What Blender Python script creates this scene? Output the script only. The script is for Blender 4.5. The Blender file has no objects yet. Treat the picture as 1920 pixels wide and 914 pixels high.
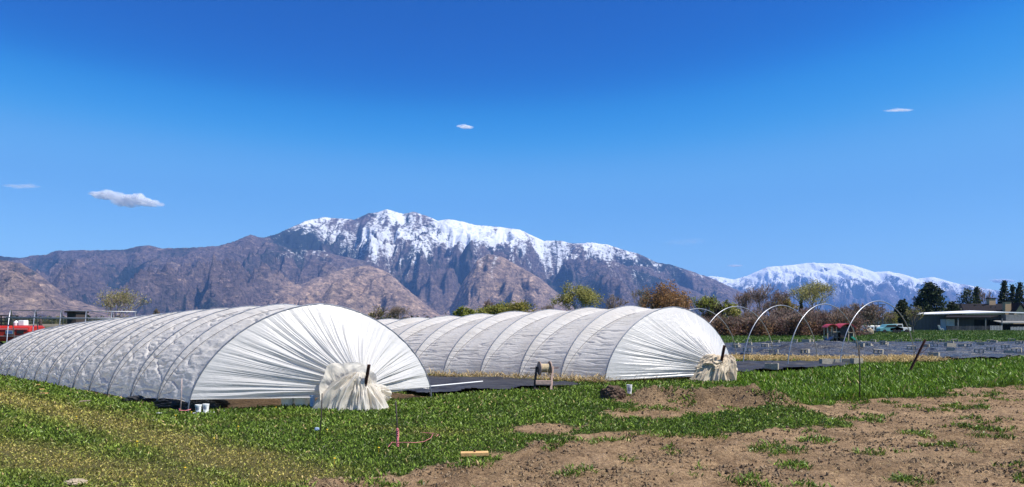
import bpy, math, random
import numpy as np

random.seed(7)
RNG = np.random.default_rng(11)
C = bpy.context.scene.collection
F, CX, HY, EYE = 1387.0, 960.0, 606.0, 1.6      # photo focal length in pixels, centre column, horizon row, eye height


# ------------------------------------------------------------------ helpers
def P(px, py, D):
    return np.array([(px - CX) / F * D, D, EYE + (HY - py) / F * D])


def G(px, py):
    D = EYE * F / (py - HY)
    return np.array([(px - CX) / F * D, D])


def to_px(x, y):
    return CX + F * x / y, HY + EYE * F / y


def srgb(r, g, b):
    f = lambda c: (c / 255 / 12.92) if c / 255 <= 0.04045 else ((c / 255 + 0.055) / 1.055) ** 2.4
    return (f(r), f(g), f(b))


def hash2(ix, iy, seed):
    h = (ix.astype(np.int64) * 374761393 + iy.astype(np.int64) * 668265263 + seed * 974634721) & 0xFFFFFFFF
    h = ((h ^ (h >> 13)) * 1274126177) & 0xFFFFFFFF
    h = h ^ (h >> 16)
    return (h & 0xFFFFFF) / float(0x1000000)


def pn(x, y, seed=0):
    x = np.asarray(x, float); y = np.asarray(y, float)
    x, y = np.broadcast_arrays(x, y)
    ix = np.floor(x).astype(np.int64); iy = np.floor(y).astype(np.int64)
    fx = x - ix; fy = y - iy
    u = fx * fx * fx * (fx * (fx * 6 - 15) + 10); v = fy * fy * fy * (fy * (fy * 6 - 15) + 10)
    def g(a, b, dx, dy):
        t = hash2(a, b, seed) * 2 * math.pi
        return np.cos(t) * dx + np.sin(t) * dy
    n00 = g(ix, iy, fx, fy); n10 = g(ix + 1, iy, fx - 1, fy)
    n01 = g(ix, iy + 1, fx, fy - 1); n11 = g(ix + 1, iy + 1, fx - 1, fy - 1)
    return ((n00 * (1 - u) + n10 * u) * (1 - v) + (n01 * (1 - u) + n11 * u) * v) * 1.5


def fbm(x, y, seed=0, octv=4, gain=0.5, lac=2.0):
    s = 0; a = 1.0; n = 0
    for i in range(octv):
        s = s + a * pn(x * lac ** i, y * lac ** i, seed + i * 17); n += a; a *= gain
    return s / n


def ridged(x, y, seed=0, octv=4, gain=0.5, lac=2.1):
    s = 0; a = 1.0; n = 0
    for i in range(octv):
        s = s + a * (1 - np.abs(pn(x * lac ** i, y * lac ** i, seed + i * 23)) * 1.6); n += a; a *= gain
    return s / n


def sstep(a, b, x):
    t = np.clip((x - a) / (b - a), 0, 1)
    return t * t * (3 - 2 * t)


def inpoly(px, py, poly):
    r = np.zeros(np.shape(px), bool)
    n = len(poly)
    for i in range(n):
        x0, y0 = poly[i]; x1, y1 = poly[(i + 1) % n]
        if y0 == y1: continue
        c = ((y0 > py) != (y1 > py)) & (px < (x1 - x0) * (py - y0) / (y1 - y0) + x0)
        r ^= c
    return r


def polydist(px, py, line):
    d = np.full(np.shape(px), 1e9)
    for (x0, y0), (x1, y1) in zip(line[:-1], line[1:]):
        vx, vy = x1 - x0, y1 - y0
        t = np.clip(((px - x0) * vx + (py - y0) * vy) / (vx * vx + vy * vy), 0, 1)
        d = np.minimum(d, np.hypot(px - x0 - t * vx, py - y0 - t * vy))
    return d


class MB:
    """collects verts and faces of ONE mesh"""
    def __init__(s): s.v = []; s.f = []
    def add(s, vs, fs):
        o = len(s.v); s.v.extend([tuple(map(float, p)) for p in vs]); s.f.extend([tuple(i + o for i in f) for f in fs]); return s
    def hexa(s, p):      # 8 corners: bottom 4 ccw, top 4 ccw
        return s.add(p, [(3, 2, 1, 0), (4, 5, 6, 7), (0, 1, 5, 4), (1, 2, 6, 5), (2, 3, 7, 6), (3, 0, 4, 7)])
    def box(s, x0, x1, y0, y1, z0, z1, ch=0.0):
        if ch <= 0:
            return s.hexa([(x0, y0, z0), (x1, y0, z0), (x1, y1, z0), (x0, y1, z0), (x0, y0, z1), (x1, y0, z1), (x1, y1, z1), (x0, y1, z1)])
        c = ch; rings = []
        for z, i in ((z0, c), (z0 + c, 0), (z1 - c, 0), (z1, c)):
            a0, a1, b0, b1 = x0 + i, x1 - i, y0 + i, y1 - i
            k = c
            rings.append([(a0 + k, b0, z), (a1 - k, b0, z), (a1, b0 + k, z), (a1, b1 - k, z), (a1 - k, b1, z), (a0 + k, b1, z), (a0, b1 - k, z), (a0, b0 + k, z)])
        vs = [p for r in rings for p in r]; fs = [tuple(range(7, -1, -1)), tuple(range(24, 32))]
        for r in range(3):
            for k in range(8):
                fs.append((r * 8 + k, r * 8 + (k + 1) % 8, r * 8 + 8 + (k + 1) % 8, r * 8 + 8 + k))
        return s.add(vs, fs)
    def bar(s, a, b, w, h=None, up=(0, 0, 1)):
        h = h or w; a = np.array(a, float); b = np.array(b, float); d = b - a; d /= np.linalg.norm(d)
        u = np.array(up, float); x = np.cross(d, u)
        if np.linalg.norm(x) < 1e-4: x = np.cross(d, (1, 0, 0))
        x /= np.linalg.norm(x); y = np.cross(x, d); x *= w / 2; y *= h / 2
        return s.hexa([a - x - y, a + x - y, a + x + y, a - x + y, b - x - y, b + x - y, b + x + y, b - x + y])
    def tube(s, pts, r, n=8, cap=True):
        pts = np.array(pts, float); m = len(pts); r = np.broadcast_to(np.array(r, float), (m,))
        t = np.gradient(pts, axis=0); t /= (np.linalg.norm(t, axis=1)[:, None] + 1e-12)
        ref = np.array([0.13, 0.31, 0.94]);
        if abs(t[0] @ ref) > 0.9: ref = np.array([1.0, 0.1, 0.0])
        vs = []; x = np.cross(t[0], ref); x /= np.linalg.norm(x)
        for i in range(m):
            x = x - (x @ t[i]) * t[i]; x /= np.linalg.norm(x) + 1e-12; y = np.cross(t[i], x)
            for k in range(n):
                a = 2 * math.pi * k / n
                vs.append(pts[i] + r[i] * (math.cos(a) * x + math.sin(a) * y))
        fs = [(i * n + k, i * n + (k + 1) % n, (i + 1) * n + (k + 1) % n, (i + 1) * n + k) for i in range(m - 1) for k in range(n)]
        if cap: fs += [tuple(range(n - 1, -1, -1)), tuple(range((m - 1) * n, m * n))]
        return s.add(vs, fs)
    def lathe(s, prof, n=20, axis=None, o=(0, 0, 0)):
        """prof: (r, h); axis: 3x3 columns x,y,h directions"""
        A = np.eye(3) if axis is None else np.array(axis, float).T
        vs = []
        for r, h in prof:
            for k in range(n):
                a = 2 * math.pi * k / n
                vs.append(np.array(o) + A @ np.array([r * math.cos(a), r * math.sin(a), h]))
        m = len(prof)
        fs = [(i * n + k, i * n + (k + 1) % n, (i + 1) * n + (k + 1) % n, (i + 1) * n + k) for i in range(m - 1) for k in range(n)]
        fs += [tuple(range(n - 1, -1, -1)), tuple(range((m - 1) * n, m * n))]
        return s.add(vs, fs)


def np_mesh(name, V, Fc, attrs=None, smooth=True):
    """V (n,3), Fc (m,k) one face size -> mesh datablock"""
    me = bpy.data.meshes.new(name)
    V = np.ascontiguousarray(V, np.float32); Fc = np.ascontiguousarray(Fc, np.int32)
    m, k = Fc.shape
    me.vertices.add(len(V)); me.vertices.foreach_set('co', V.ravel())
    me.loops.add(m * k); me.loops.foreach_set('vertex_index', Fc.ravel())
    me.polygons.add(m); me.polygons.foreach_set('loop_start', np.arange(0, m * k, k, dtype=np.int32))
    me.polygons.foreach_set('loop_total', np.full(m, k, np.int32))
    me.polygons.foreach_set('use_smooth', np.full(m, smooth, bool))
    me.update(calc_edges=True)
    for nme, arr in (attrs or {}).items():
        arr = np.asarray(arr, np.float32)
        if arr.ndim == 1:
            a = me.attributes.new(nme, 'FLOAT', 'POINT'); a.data.foreach_set('value', arr)
        else:
            if arr.shape[1] == 3: arr = np.concatenate([arr, np.ones((len(arr), 1), np.float32)], 1)
            a = me.attributes.new(nme, 'FLOAT_COLOR', 'POINT'); a.data.foreach_set('color', arr.ravel())
    return me


def gridfaces(nu, nv):
    i = np.arange(nu - 1)[:, None] * nv + np.arange(nv - 1)[None, :]
    return np.stack([i, i + nv, i + nv + 1, i + 1], -1).reshape(-1, 4)


def wpos(o):
    p = np.zeros(3)
    while o is not None:
        p += np.array(o.location); o = o.parent
    return p


def mkobj(name, mesh, mat, parent=None, loc=(0, 0, 0)):
    o = bpy.data.objects.new(name, mesh); C.objects.link(o); o.location = loc
    if parent is not None: o.parent = parent
    if mat is not None:
        mesh.materials.clear(); mesh.materials.append(mat)
    return o


def tag(o, label=None, cat=None, group=None, kind=None):
    if label: o['label'] = label
    if cat: o['category'] = cat
    if group: o['group'] = group
    if kind: o['kind'] = kind
    return o


def thing(name, loc, label, cat, group=None):
    o = bpy.data.objects.new(name, None); C.objects.link(o); o.location = tuple(map(float, loc)); o.empty_display_size = 0.2
    return tag(o, label, cat, group)


def bevel(o, w=0.01, seg=2):
    b = o.modifiers.new('bevel', 'BEVEL'); b.width = w; b.segments = seg; b.limit_method = 'ANGLE'
    return o


def obj(name, mb, mat, parent=None, loc=None, smooth=False, bev=0):
    """mb in WORLD coordinates (unless loc given without parent); becomes one mesh under parent"""
    off = wpos(parent) if parent is not None else np.array(loc if loc is not None else (0, 0, 0), float)
    me = bpy.data.meshes.new(name)
    me.from_pydata([tuple(np.array(v) - off) for v in mb.v], [], mb.f)
    me.polygons.foreach_set('use_smooth', [smooth] * len(me.polygons)); me.update()
    o = mkobj(name, me, mat, parent, (0, 0, 0) if parent is not None else tuple(off))
    if bev: bevel(o, bev)
    return o


def npobj(name, V, Fc, mat, parent=None, loc=(0, 0, 0), attrs=None, smooth=True):
    off = wpos(parent) if parent is not None else np.array(loc, float)
    return mkobj(name, np_mesh(name, np.asarray(V) - off, Fc, attrs, smooth), mat, parent, (0, 0, 0) if parent is not None else tuple(off))


# ------------------------------------------------------------------ materials
class NT:
    def __init__(s, name):
        s.m = bpy.data.materials.new(name); s.m.use_nodes = True; s.t = s.m.node_tree
        s.b = s.t.nodes['Principled BSDF']; s.out = s.t.nodes['Material Output']
    def n(s, typ, **kw):
        o = s.t.nodes.new(typ)
        for k, v in kw.items():
            if k in o.inputs: o.inputs[k].default_value = v
            else: setattr(o, k, v)
        return o
    def l(s, a, b): s.t.links.new(a, b)
    def noise(s, vec, scale, detail=4, rough=0.55, dist=0.0):
        o = s.n('ShaderNodeTexNoise'); o.inputs['Scale'].default_value = scale; o.inputs['Detail'].default_value = detail
        o.inputs['Roughness'].default_value = rough; o.inputs['Distortion'].default_value = dist
        if vec is not None: s.l(vec, o.inputs['Vector'])
        return o.outputs['Fac']
    def mapping(s, vec, scale=(1, 1, 1), rot=(0, 0, 0)):
        o = s.n('ShaderNodeMapping'); o.inputs['Scale'].default_value = scale; o.inputs['Rotation'].default_value = rot; s.l(vec, o.inputs['Vector']); return o.outputs[0]
    def ramp(s, fac, stops):
        o = s.n('ShaderNodeValToRGB'); e = o.color_ramp.elements
        while len(e) < len(stops): e.new(0.5)
        for x, (p, c) in zip(e, stops):
            x.position = p; x.color = (*c, 1) if len(c) == 3 else c
        s.l(fac, o.inputs[0]); return o.outputs[0]
    def mix(s, fac, a, b, mode='MIX'):
        o = s.n('ShaderNodeMix', data_type='RGBA', blend_type=mode)
        for i, v in ((0, fac), (6, a), (7, b)):
            if hasattr(v, 'links') or isinstance(v, bpy.types.NodeSocket): s.l(v, o.inputs[i])
            else: o.inputs[i].default_value = v if i == 0 else ((*v, 1) if len(v) == 3 else v)
        return o.outputs[2]
    def math(s, op, a, b=None, c=None, clamp=False):
        o = s.n('ShaderNodeMath', operation=op); o.use_clamp = clamp
        for i, v in enumerate((a, b, c)):
            if v is None: continue
            if isinstance(v, bpy.types.NodeSocket): s.l(v, o.inputs[i])
            else: o.inputs[i].default_value = v
        return o.outputs[0]
    def bump(s, h, strength=0.4, dist=0.02):
        o = s.n('ShaderNodeBump'); o.inputs['Strength'].default_value = strength; o.inputs['Distance'].default_value = dist
        s.l(h, o.inputs['Height']); s.l(o.outputs[0], s.b.inputs['Normal']); return o.outputs[0]
    def attr(s, name, col=False):
        o = s.n('ShaderNodeAttribute', attribute_name=name); return o.outputs['Color' if col else 'Fac']
    def obj(s): return s.n('ShaderNodeTexCoord').outputs['Object']
    def col(s, c):
        if isinstance(c, bpy.types.NodeSocket): s.l(c, s.b.inputs['Base Color'])
        else: s.b.inputs['Base Color'].default_value = (*c, 1)
    def set(s, **kw):
        for k, v in kw.items(): s.b.inputs[k.replace('_', ' ')].default_value = v
        return s


def simple(name, col, rough=0.6, metal=0.0, var=0.25, scale=8.0, bump=0.15, bd=0.01, spec=0.4):
    t = NT(name); v = t.obj(); f = t.noise(v, scale, 5)
    a = tuple(c * (1 - var) for c in col); b = tuple(min(1, c * (1 + var)) for c in col)
    t.col(t.ramp(f, [(0.3, a), (0.7, b)])); t.set(Roughness=rough, Metallic=metal)
    t.b.inputs['Specular IOR Level'].default_value = spec
    if bump: t.bump(t.noise(v, scale * 3, 4), bump, bd)
    return t.m


def leafmat(name, translu=0.35, rough=0.6):
    t = NT(name); c = t.attr('col', True); t.col(c); t.set(Roughness=rough); t.b.inputs['Specular IOR Level'].default_value = 0.25
    tr = t.n('ShaderNodeBsdfTranslucent'); t.l(c, tr.inputs['Color'])
    mx = t.n('ShaderNodeMixShader'); mx.inputs[0].default_value = translu
    t.l(t.b.outputs[0], mx.inputs[1]); t.l(tr.outputs[0], mx.inputs[2]); t.l(mx.outputs[0], t.out.inputs['Surface'])
    return t.m


def film(name, col, trans=0.4, dirt=(0.5, 0.45, 0.36), dirt_amt=0.25, rough=0.32, wr=(1, 1, 1), wscale=6.0, bs=0.5, bd=0.02, spec=.45):
    """greenhouse film: white sheet that lets light through, fine creases, dust"""
    t = NT(name); v = t.obj()
    d = t.ramp(t.noise(v, 1.3, 6, 0.65), [(0.45, (0, 0, 0)), (0.75, (1, 1, 1))])
    c = t.mix(t.math('MULTIPLY', d, dirt_amt), col, dirt)
    w = t.mapping(v, wr)
    cr = t.noise(w, wscale, 6, 0.6, 0.6)
    t.col(c); t.set(Roughness=rough); t.b.inputs['Specular IOR Level'].default_value = spec
    nrm = t.bump(cr, bs, bd)
    tr = t.n('ShaderNodeBsdfTranslucent'); t.l(c, tr.inputs['Color']); t.l(nrm, tr.inputs['Normal'])
    mx = t.n('ShaderNodeMixShader'); mx.inputs[0].default_value = trans
    t.l(t.b.outputs[0], mx.inputs[1]); t.l(tr.outputs[0], mx.inputs[2]); t.l(mx.outputs[0], t.out.inputs['Surface'])
    return t.m


M = {}
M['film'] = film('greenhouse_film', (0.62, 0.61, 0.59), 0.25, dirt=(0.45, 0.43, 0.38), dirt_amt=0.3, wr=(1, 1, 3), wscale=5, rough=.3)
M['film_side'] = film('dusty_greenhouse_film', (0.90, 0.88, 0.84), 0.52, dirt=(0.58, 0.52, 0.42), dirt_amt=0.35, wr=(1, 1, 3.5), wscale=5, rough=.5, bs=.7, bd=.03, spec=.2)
M['film_cream'] = film('aged_cream_film', (0.88, 0.84, 0.76), 0.5, dirt=(0.66, 0.52, 0.33), dirt_amt=0.4, wscale=7, bs=0.4, rough=.28)
M['film_tan'] = film('aged_tan_film', (0.74, 0.63, 0.47), 0.2, dirt=(0.42, 0.31, 0.18), dirt_amt=0.7, rough=0.55, wscale=9, bs=0.5)
M['steel'] = simple('galvanised_pipe', (0.36, 0.37, 0.39), 0.42, 0.7, 0.2, 20, 0.05)
M['hoop_dark'] = simple('weathered_hoop_pipe', (0.16, 0.18, 0.22), 0.5, 0.4, 0.3, 20, 0.05)
M['rope_dark'] = simple('tie_down_rope', (0.22, 0.21, 0.22), 0.9, 0, 0.3, 40, 0.3)
M['rust'] = simple('rusty_steel', (0.11, 0.04, 0.025), 0.75, 0.1, 0.5, 25, 0.4, 0.004)
M['rod'] = simple('dark_iron_rod', (0.05, 0.04, 0.035), 0.7, 0.3, 0.4, 30, 0.2)  # random brighter blades, glints of light painted into the grass colour
M['rod_pale'] = simple('pale_weathered_rod', (0.35, 0.28, 0.26), 0.7, 0.1, 0.4, 30, 0.2)
M['twine'] = simple('pink_twine', (0.62, 0.2, 0.22), 0.9, 0, 0.25, 40, 0.3)
M['wood'] = simple('weathered_wood', (0.34, 0.24, 0.19), 0.8, 0, 0.35, 14, 0.4, 0.006)
M['wood_dark'] = simple('dark_wood', (0.055, 0.04, 0.035), 0.8, 0, 0.4, 14, 0.4, 0.006)
M['wood_pale'] = simple('pale_board', (0.60, 0.36, 0.14), 0.7, 0, 0.2, 14, 0.3, 0.004)
M['wood_pink'] = simple('sunlit_tone_board', (0.52, 0.36, 0.29), 0.8, 0, 0.25, 14, 0.3, 0.004)  # pinkish tone paints sunlight onto the stand's front board and right front leg
M['cord'] = simple('coiled_rope', (0.40, 0.32, 0.20), 0.9, 0, 0.35, 30, 0.6, 0.01)
M['white_plastic'] = simple('white_plastic', (0.78, 0.78, 0.76), 0.4, 0, 0.06, 6, 0.03)
M['blue_plastic'] = simple('pale_blue_plastic', (0.35, 0.45, 0.62), 0.4, 0, 0.1, 6, 0.03)
M['print'] = simple('faded_print', (0.25, 0.28, 0.34), 0.6, 0, 0.4, 60, 0)
M['stone'] = simple('pale_stone', (0.36, 0.29, 0.2), 0.85, 0, 0.25, 5, 0.5, 0.05)
M['soil_dark'] = simple('dug_soil', (0.12, 0.082, 0.06), 0.95, 0, 0.5, 12, 0.9, 0.05, 0.1)
M['concrete'] = simple('concrete_block', (0.38, 0.34, 0.27), 0.9, 0, 0.3, 25, 0.4, 0.006, 0.1)
M['red'] = simple('red_paint', (0.46, 0.03, 0.02), 0.3, 0, 0.2, 3, 0.02)
M['black'] = simple('black_paint', (0.02, 0.02, 0.022), 0.5, 0, 0.3, 8, 0.05)
M['rubber'] = simple('tyre_rubber', (0.025, 0.025, 0.025), 0.85, 0, 0.3, 20, 0.2)
M['chrome'] = simple('bright_trim', (0.6, 0.55, 0.52), 0.3, 0.7, 0.1, 8, 0)
M['plate_blue'] = simple('blue_plate', (0.08, 0.13, 0.3), 0.4, 0, 0.2, 20, 0)
M['beige'] = simple('beige_board', (0.62, 0.50, 0.35), 0.6, 0, 0.12, 8, 0.05)
M['barn_wall'] = simple('dark_metal_siding', (0.055, 0.055, 0.06), 0.6, 0.1, 0.2, 2, 0.05)
M['barn_grey'] = simple('grey_siding', (0.20, 0.20, 0.19), 0.7, 0, 0.2, 2, 0.1)
M['roof_white'] = simple('white_roof_metal', (0.85, 0.84, 0.82), 0.5, 0, 0.05, 1, 0)
M['roof_dark'] = simple('dark_shingle', (0.022, 0.02, 0.023), 0.95, 0, 0.3, 6, 0.2, 0.01, 0.05)
M['tan_brick'] = simple('tan_brick', (0.50, 0.34, 0.20), 0.85, 0, 0.2, 10, 0.2)
M['glass_pale'] = simple('pale_window', (0.45, 0.52, 0.60), 0.2, 0, 0.1, 2, 0)
M['door_pale'] = simple('pale_door', (0.42, 0.48, 0.56), 0.5, 0, 0.1, 2, 0)
M['shade_dark'] = simple('painted_shade', (0.012, 0.012, 0.014), 0.9, 0, 0.2, 2, 0)  # near-black colour painted for shade on the barn
M['picket'] = simple('weathered_picket', (0.42, 0.41, 0.40), 0.8, 0, 0.2, 6, 0.1)
M['play_red'] = simple('faded_red_plastic', (0.42, 0.05, 0.06), 0.5, 0, 0.12, 4, 0)
M['play_brown'] = simple('brown_plastic', (0.055, 0.035, 0.035), 0.55, 0, 0.2, 4, 0.05)
M['play_beige'] = simple('beige_plastic', (0.55, 0.42, 0.28), 0.55, 0, 0.15, 4, 0.05)
M['play_green'] = simple('green_plastic', (0.06, 0.40, 0.26), 0.4, 0, 0.1, 4, 0)
M['play_blue'] = simple('blue_plastic', (0.03, 0.06, 0.16), 0.4, 0, 0.1, 4, 0)
M['play_pale'] = simple('pale_blue_slide', (0.32, 0.40, 0.58), 0.4, 0, 0.1, 4, 0)
M['teal'] = simple('teal_paint', (0.16, 0.38, 0.40), 0.35, 0, 0.1, 4, 0)
M['glass_dark'] = simple('dark_glass', (0.02, 0.025, 0.03), 0.1, 0, 0.1, 2, 0)
M['pole'] = simple('grey_pole', (0.12, 0.13, 0.16), 0.6, 0.3, 0.2, 3, 0)
M['yellow_flower'] = simple('dandelion_yellow', (0.75, 0.5, 0.02), 0.7, 0, 0.15, 60, 0)
M['bark'] = simple('grey_bark', (0.22, 0.17, 0.14), 0.9, 0, 0.35, 6, 0.4, 0.03, 0.1)
M['bark_dark'] = simple('dark_bark', (0.07, 0.055, 0.045), 0.9, 0, 0.35, 6, 0.4, 0.03, 0.1)
M['leaf'] = leafmat('leaves', 0.35)
M['needle'] = leafmat('needles', 0.15)
M['grass'] = leafmat('grass_blades', 0.22, 0.42)
M['straw'] = leafmat('straw_blades', 0.2, 0.8)

# stone-walled base of the playset
t = NT('stone_pattern_plastic'); vo = t.n('ShaderNodeTexVoronoi'); vo.inputs['Scale'].default_value = 6.0; t.l(t.obj(), vo.inputs['Vector'])
t.col(t.ramp(vo.outputs['Distance'], [(0.15, (0.45, 0.36, 0.29)), (0.6, (0.12, 0.08, 0.07))])); t.set(Roughness=0.7); M['play_stone'] = t.m
# corrugated barn siding
t = NT('ribbed_dark_siding'); wv = t.n('ShaderNodeTexWave'); wv.inputs['Scale'].default_value = 1.1; t.l(t.obj(), wv.inputs['Vector'])
t.col(t.ramp(wv.outputs['Fac'], [(0.2, (0.045, 0.045, 0.05)), (0.9, (0.075, 0.075, 0.08))])); t.set(Roughness=0.6); t.bump(wv.outputs['Fac'], 0.5, 0.05); M['barn_wall'] = t.m
# black film and woven cloth
t = NT('black_mulch_film'); v = t.obj(); n1 = t.noise(t.mapping(v, (0.7, 2.2, 1)), 1.6, 6, 0.6, 0.5)
t.col(t.ramp(t.noise(v, 0.8, 5), [(0.35, (0.016, 0.017, 0.019)), (0.75, (0.07, 0.07, 0.07))])); t.set(Roughness=0.38); t.b.inputs['Specular IOR Level'].default_value = 0.5; t.bump(n1, 1.0, 0.25); M['black_film'] = t.m
t = NT('woven_ground_cloth'); v = t.obj(); n1 = t.noise(t.mapping(v, (0.6, 2.5, 1), (0, 0, 0.5)), 2.0, 5, 0.6)
t.col(t.ramp(t.noise(v, 1.2, 5), [(0.35, (0.016, 0.016, 0.018)), (0.8, (0.05, 0.048, 0.046))])); t.set(Roughness=0.55); t.bump(n1, 0.6, 0.06); M['black_cloth'] = t.m

# ground
t = NT('field_ground'); v = t.obj(); soil = t.attr('soil'); yel = t.attr('yel')
big = t.noise(v, 0.35, 5, 0.6); mid = t.noise(v, 3.5, 6, 0.65); fine = t.noise(v, 22.0, 6, 0.7)
sc_ = t.mix(0.5, t.ramp(mid, [(0.34, (0.15, 0.09, 0.046)), (0.66, (0.46, 0.31, 0.17))]), t.ramp(fine, [(0.40, (0.07, 0.04, 0.022)), (0.58, (0.46, 0.315, 0.185))]))
sc_ = t.mix(t.ramp(big, [(0.4, (0, 0, 0)), (0.7, (0.5, 0.5, 0.5))]), sc_, (0.42, 0.29, 0.175))
gr = t.mix(0.5, t.ramp(mid, [(0.3, (0.014, 0.022, 0.006)), (0.7, (0.045, 0.06, 0.016))]), t.ramp(fine, [(0.3, (0.02, 0.03, 0.01)), (0.7, (0.10, 0.12, 0.035))]))
farn = t.noise(v, 0.02, 6, 0.65)
gr = t.mix(t.attr('far'), gr, t.ramp(farn, [(0.35, (0.05, 0.095, 0.02)), (0.6, (0.085, 0.10, 0.04)), (0.75, (0.16, 0.12, 0.075))]))
gr = t.mix(t.math('MULTIPLY', yel, 0.8), gr, (0.15, 0.125, 0.05))
dmp = t.ramp(t.noise(v, 0.9, 7, 0.72, 0.4), [(.44, (1, 1, 1)), (.60, (.42, .40, .38))])
sc_ = t.mix(0.6, sc_, dmp, 'MULTIPLY')
sc_ = t.mix(t.math('MULTIPLY', t.attr('dug'), .75), sc_, t.ramp(fine, [(.35, (.05, .033, .02)), (.65, (.22, .155, .09))]))
t.col(t.mix(soil, gr, sc_)); t.set(Roughness=0.95); t.b.inputs['Specular IOR Level'].default_value = 0.1
t.bump(t.math('ADD', t.math('MULTIPLY', mid, 1.0), fine), 1.0, 0.06); M['ground'] = t.m

# mountains
t = NT('mountain_slopes'); v = t.obj(); snow = t.attr('snow'); rock = t.attr('rock'); wood = t.attr('wood')
a = t.noise(v, 0.0035, 8, 0.65); b_ = t.noise(v, 0.018, 8, 0.72, 0.3); c_ = t.noise(t.mapping(v, (1.0, 1.0, 2.2)), 0.009, 9, 0.78); d_ = t.noise(t.mapping(v, (1.0, 1.0, 1.6)), 0.024, 6, 0.75, 0.4)
brush = t.mix(0.5, t.ramp(a, [(0.3, (0.066, 0.05, 0.066)), (0.7, (0.16, 0.12, 0.135))]), t.ramp(b_, [(0.35, (0.055, 0.042, 0.045)), (0.68, (0.20, 0.15, 0.125))]))
tan = t.ramp(c_, [(0.3, (0.14, 0.10, 0.085)), (0.5, (0.36, 0.255, 0.19)), (0.7, (0.55, 0.40, 0.295))])
base = t.mix(t.math('MULTIPLY_ADD', t.math('SUBTRACT', c_, 0.53), 3.2, rock, clamp=True), brush, tan)
wood_shade = t.math('MULTIPLY_ADD', t.math('SUBTRACT', b_, 0.5), 4.0, t.math('MULTIPLY_ADD', wood, 3.0, -1.0), clamp=True)
base = t.mix(wood_shade, base, (0.022, 0.028, 0.026))  # forest tint, also used as painted shade on left-facing slopes and in gullies
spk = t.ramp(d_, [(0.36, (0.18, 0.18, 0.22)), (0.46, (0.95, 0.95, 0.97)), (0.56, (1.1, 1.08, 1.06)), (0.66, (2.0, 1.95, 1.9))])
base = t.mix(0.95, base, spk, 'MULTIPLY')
sn = t.math('MULTIPLY_ADD', t.math('SUBTRACT', t.math('ADD', t.math('MULTIPLY', d_, 0.6), t.math('MULTIPLY', c_, 0.4)), 0.5), 9.0, t.math('MULTIPLY_ADD', snow, 4.0, -1.5), clamp=True)
t.col(t.mix(sn, base, (0.86, 0.88, 0.92))); t.set(Roughness=0.95); t.b.inputs['Specular IOR Level'].default_value = 0.05
t.bump(t.math('ADD', b_, t.math('ADD', c_, d_)), 1.0, 30.0); M['mountain'] = t.m

# ------------------------------------------------------------------ ground layout (world positions measured from the photo)
SOIL = [(540, 960), (560, 910), (640, 898), (720, 902), (800, 882), (880, 869), (930, 857), (1010, 832), (1060, 819), (1110, 813), (1200, 809), (1280, 818),
        (1340, 813), (1420, 812), (1500, 806), (1580, 797), (1570, 782), (1500, 773), (1460, 769), (1350, 771), (1270, 786), (1200, 784), (1130, 786), (1150, 771),
        (1200, 762), (1160, 756), (1128, 750), (1140, 737), (1200, 742), (1300, 740), (1400, 741), (1450, 755), (1500, 765), (1560, 758), (1620, 749), (1700, 749),
        (1760, 743), (1790, 729), (1850, 728), (1930, 724), (2600, 715), (3400, 960)]
SOIL2 = [(958, 803), (1000, 795), (1060, 793), (1088, 800), (1060, 815), (1030, 819), (990, 813)]
TALL = [(1400, 706), (1480, 690), (1560, 689), (1650, 686), (1750, 676), (1920, 668), (2600, 662), (2600, 728), (1930, 728), (1780, 730), (1700, 750), (1500, 766), (1430, 742)]
TRACKS = [[(-300, 690), (-50, 733), (100, 768), (250, 806), (400, 852), (560, 893)], [(-500, 790), (-50, 835), (80, 858), (200, 882), (330, 910)]]
T1 = dict(L=np.array([-5.82, 13.3]), R=np.array([-1.75, 16.0]), a=np.array([-0.73, 0.68]))
T2 = dict(L=np.array([2.42, 19.3]), R=np.array([6.75, 22.6]), a=np.array([-0.858, 0.513]))
CLOTH1 = [tuple(G(px, py)) for px, py in [(640, 700), (1010, 719), (1095, 727), (990, 733), (900, 738), (800, 745), (770, 742)]]
CLOTH2 = [tuple(G(px, py)) for px, py in [(1330, 684), (1560, 686), (1600, 690), (1532, 697), (1385, 706), (1360, 704)]]
TARP = [tuple(G(px, py)) for px, py in [(1290, 650), (1500, 646.5), (2000, 645.5), (2300, 645), (2300, 672), (1920, 676), (1750, 681), (1620, 680), (1540, 677), (1380, 672), (1250, 668)]]


def tunnel_quad(T, ext):
    L, R, a = T['L'], T['R'], T['a']
    return [tuple(L - 0.0 * a), tuple(R), tuple(R + a * ext), tuple(L + a * ext)]


IN1 = tunnel_quad(T1, 17.5); IN2 = tunnel_quad(T2, 16)


def soilmask(x, y):
    ys = np.maximum(y, 0.5)
    px, py = to_px(x, ys)
    jx = fbm(x * 1.4, y * 1.4, 5, 4) * 0.55; jy = fbm(x * 1.4, y * 1.4, 9, 4) * 0.4
    qx, qy = to_px(x + jx, np.maximum(ys + jy, 0.5))
    m = (inpoly(qx, qy, SOIL) | inpoly(qx, qy, SOIL2)) & (y > 2)
    m = m.astype(float)
    m = np.maximum(m, inpoly(x, y, IN1) * 1.0); m = np.maximum(m, inpoly(x, y, IN2) * 1.0)
    behind = (y <= 6.0) & (x > -1.8 + 0.3 * np.sin(y))
    m = np.maximum(m, behind * 1.0)
    return m


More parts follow.
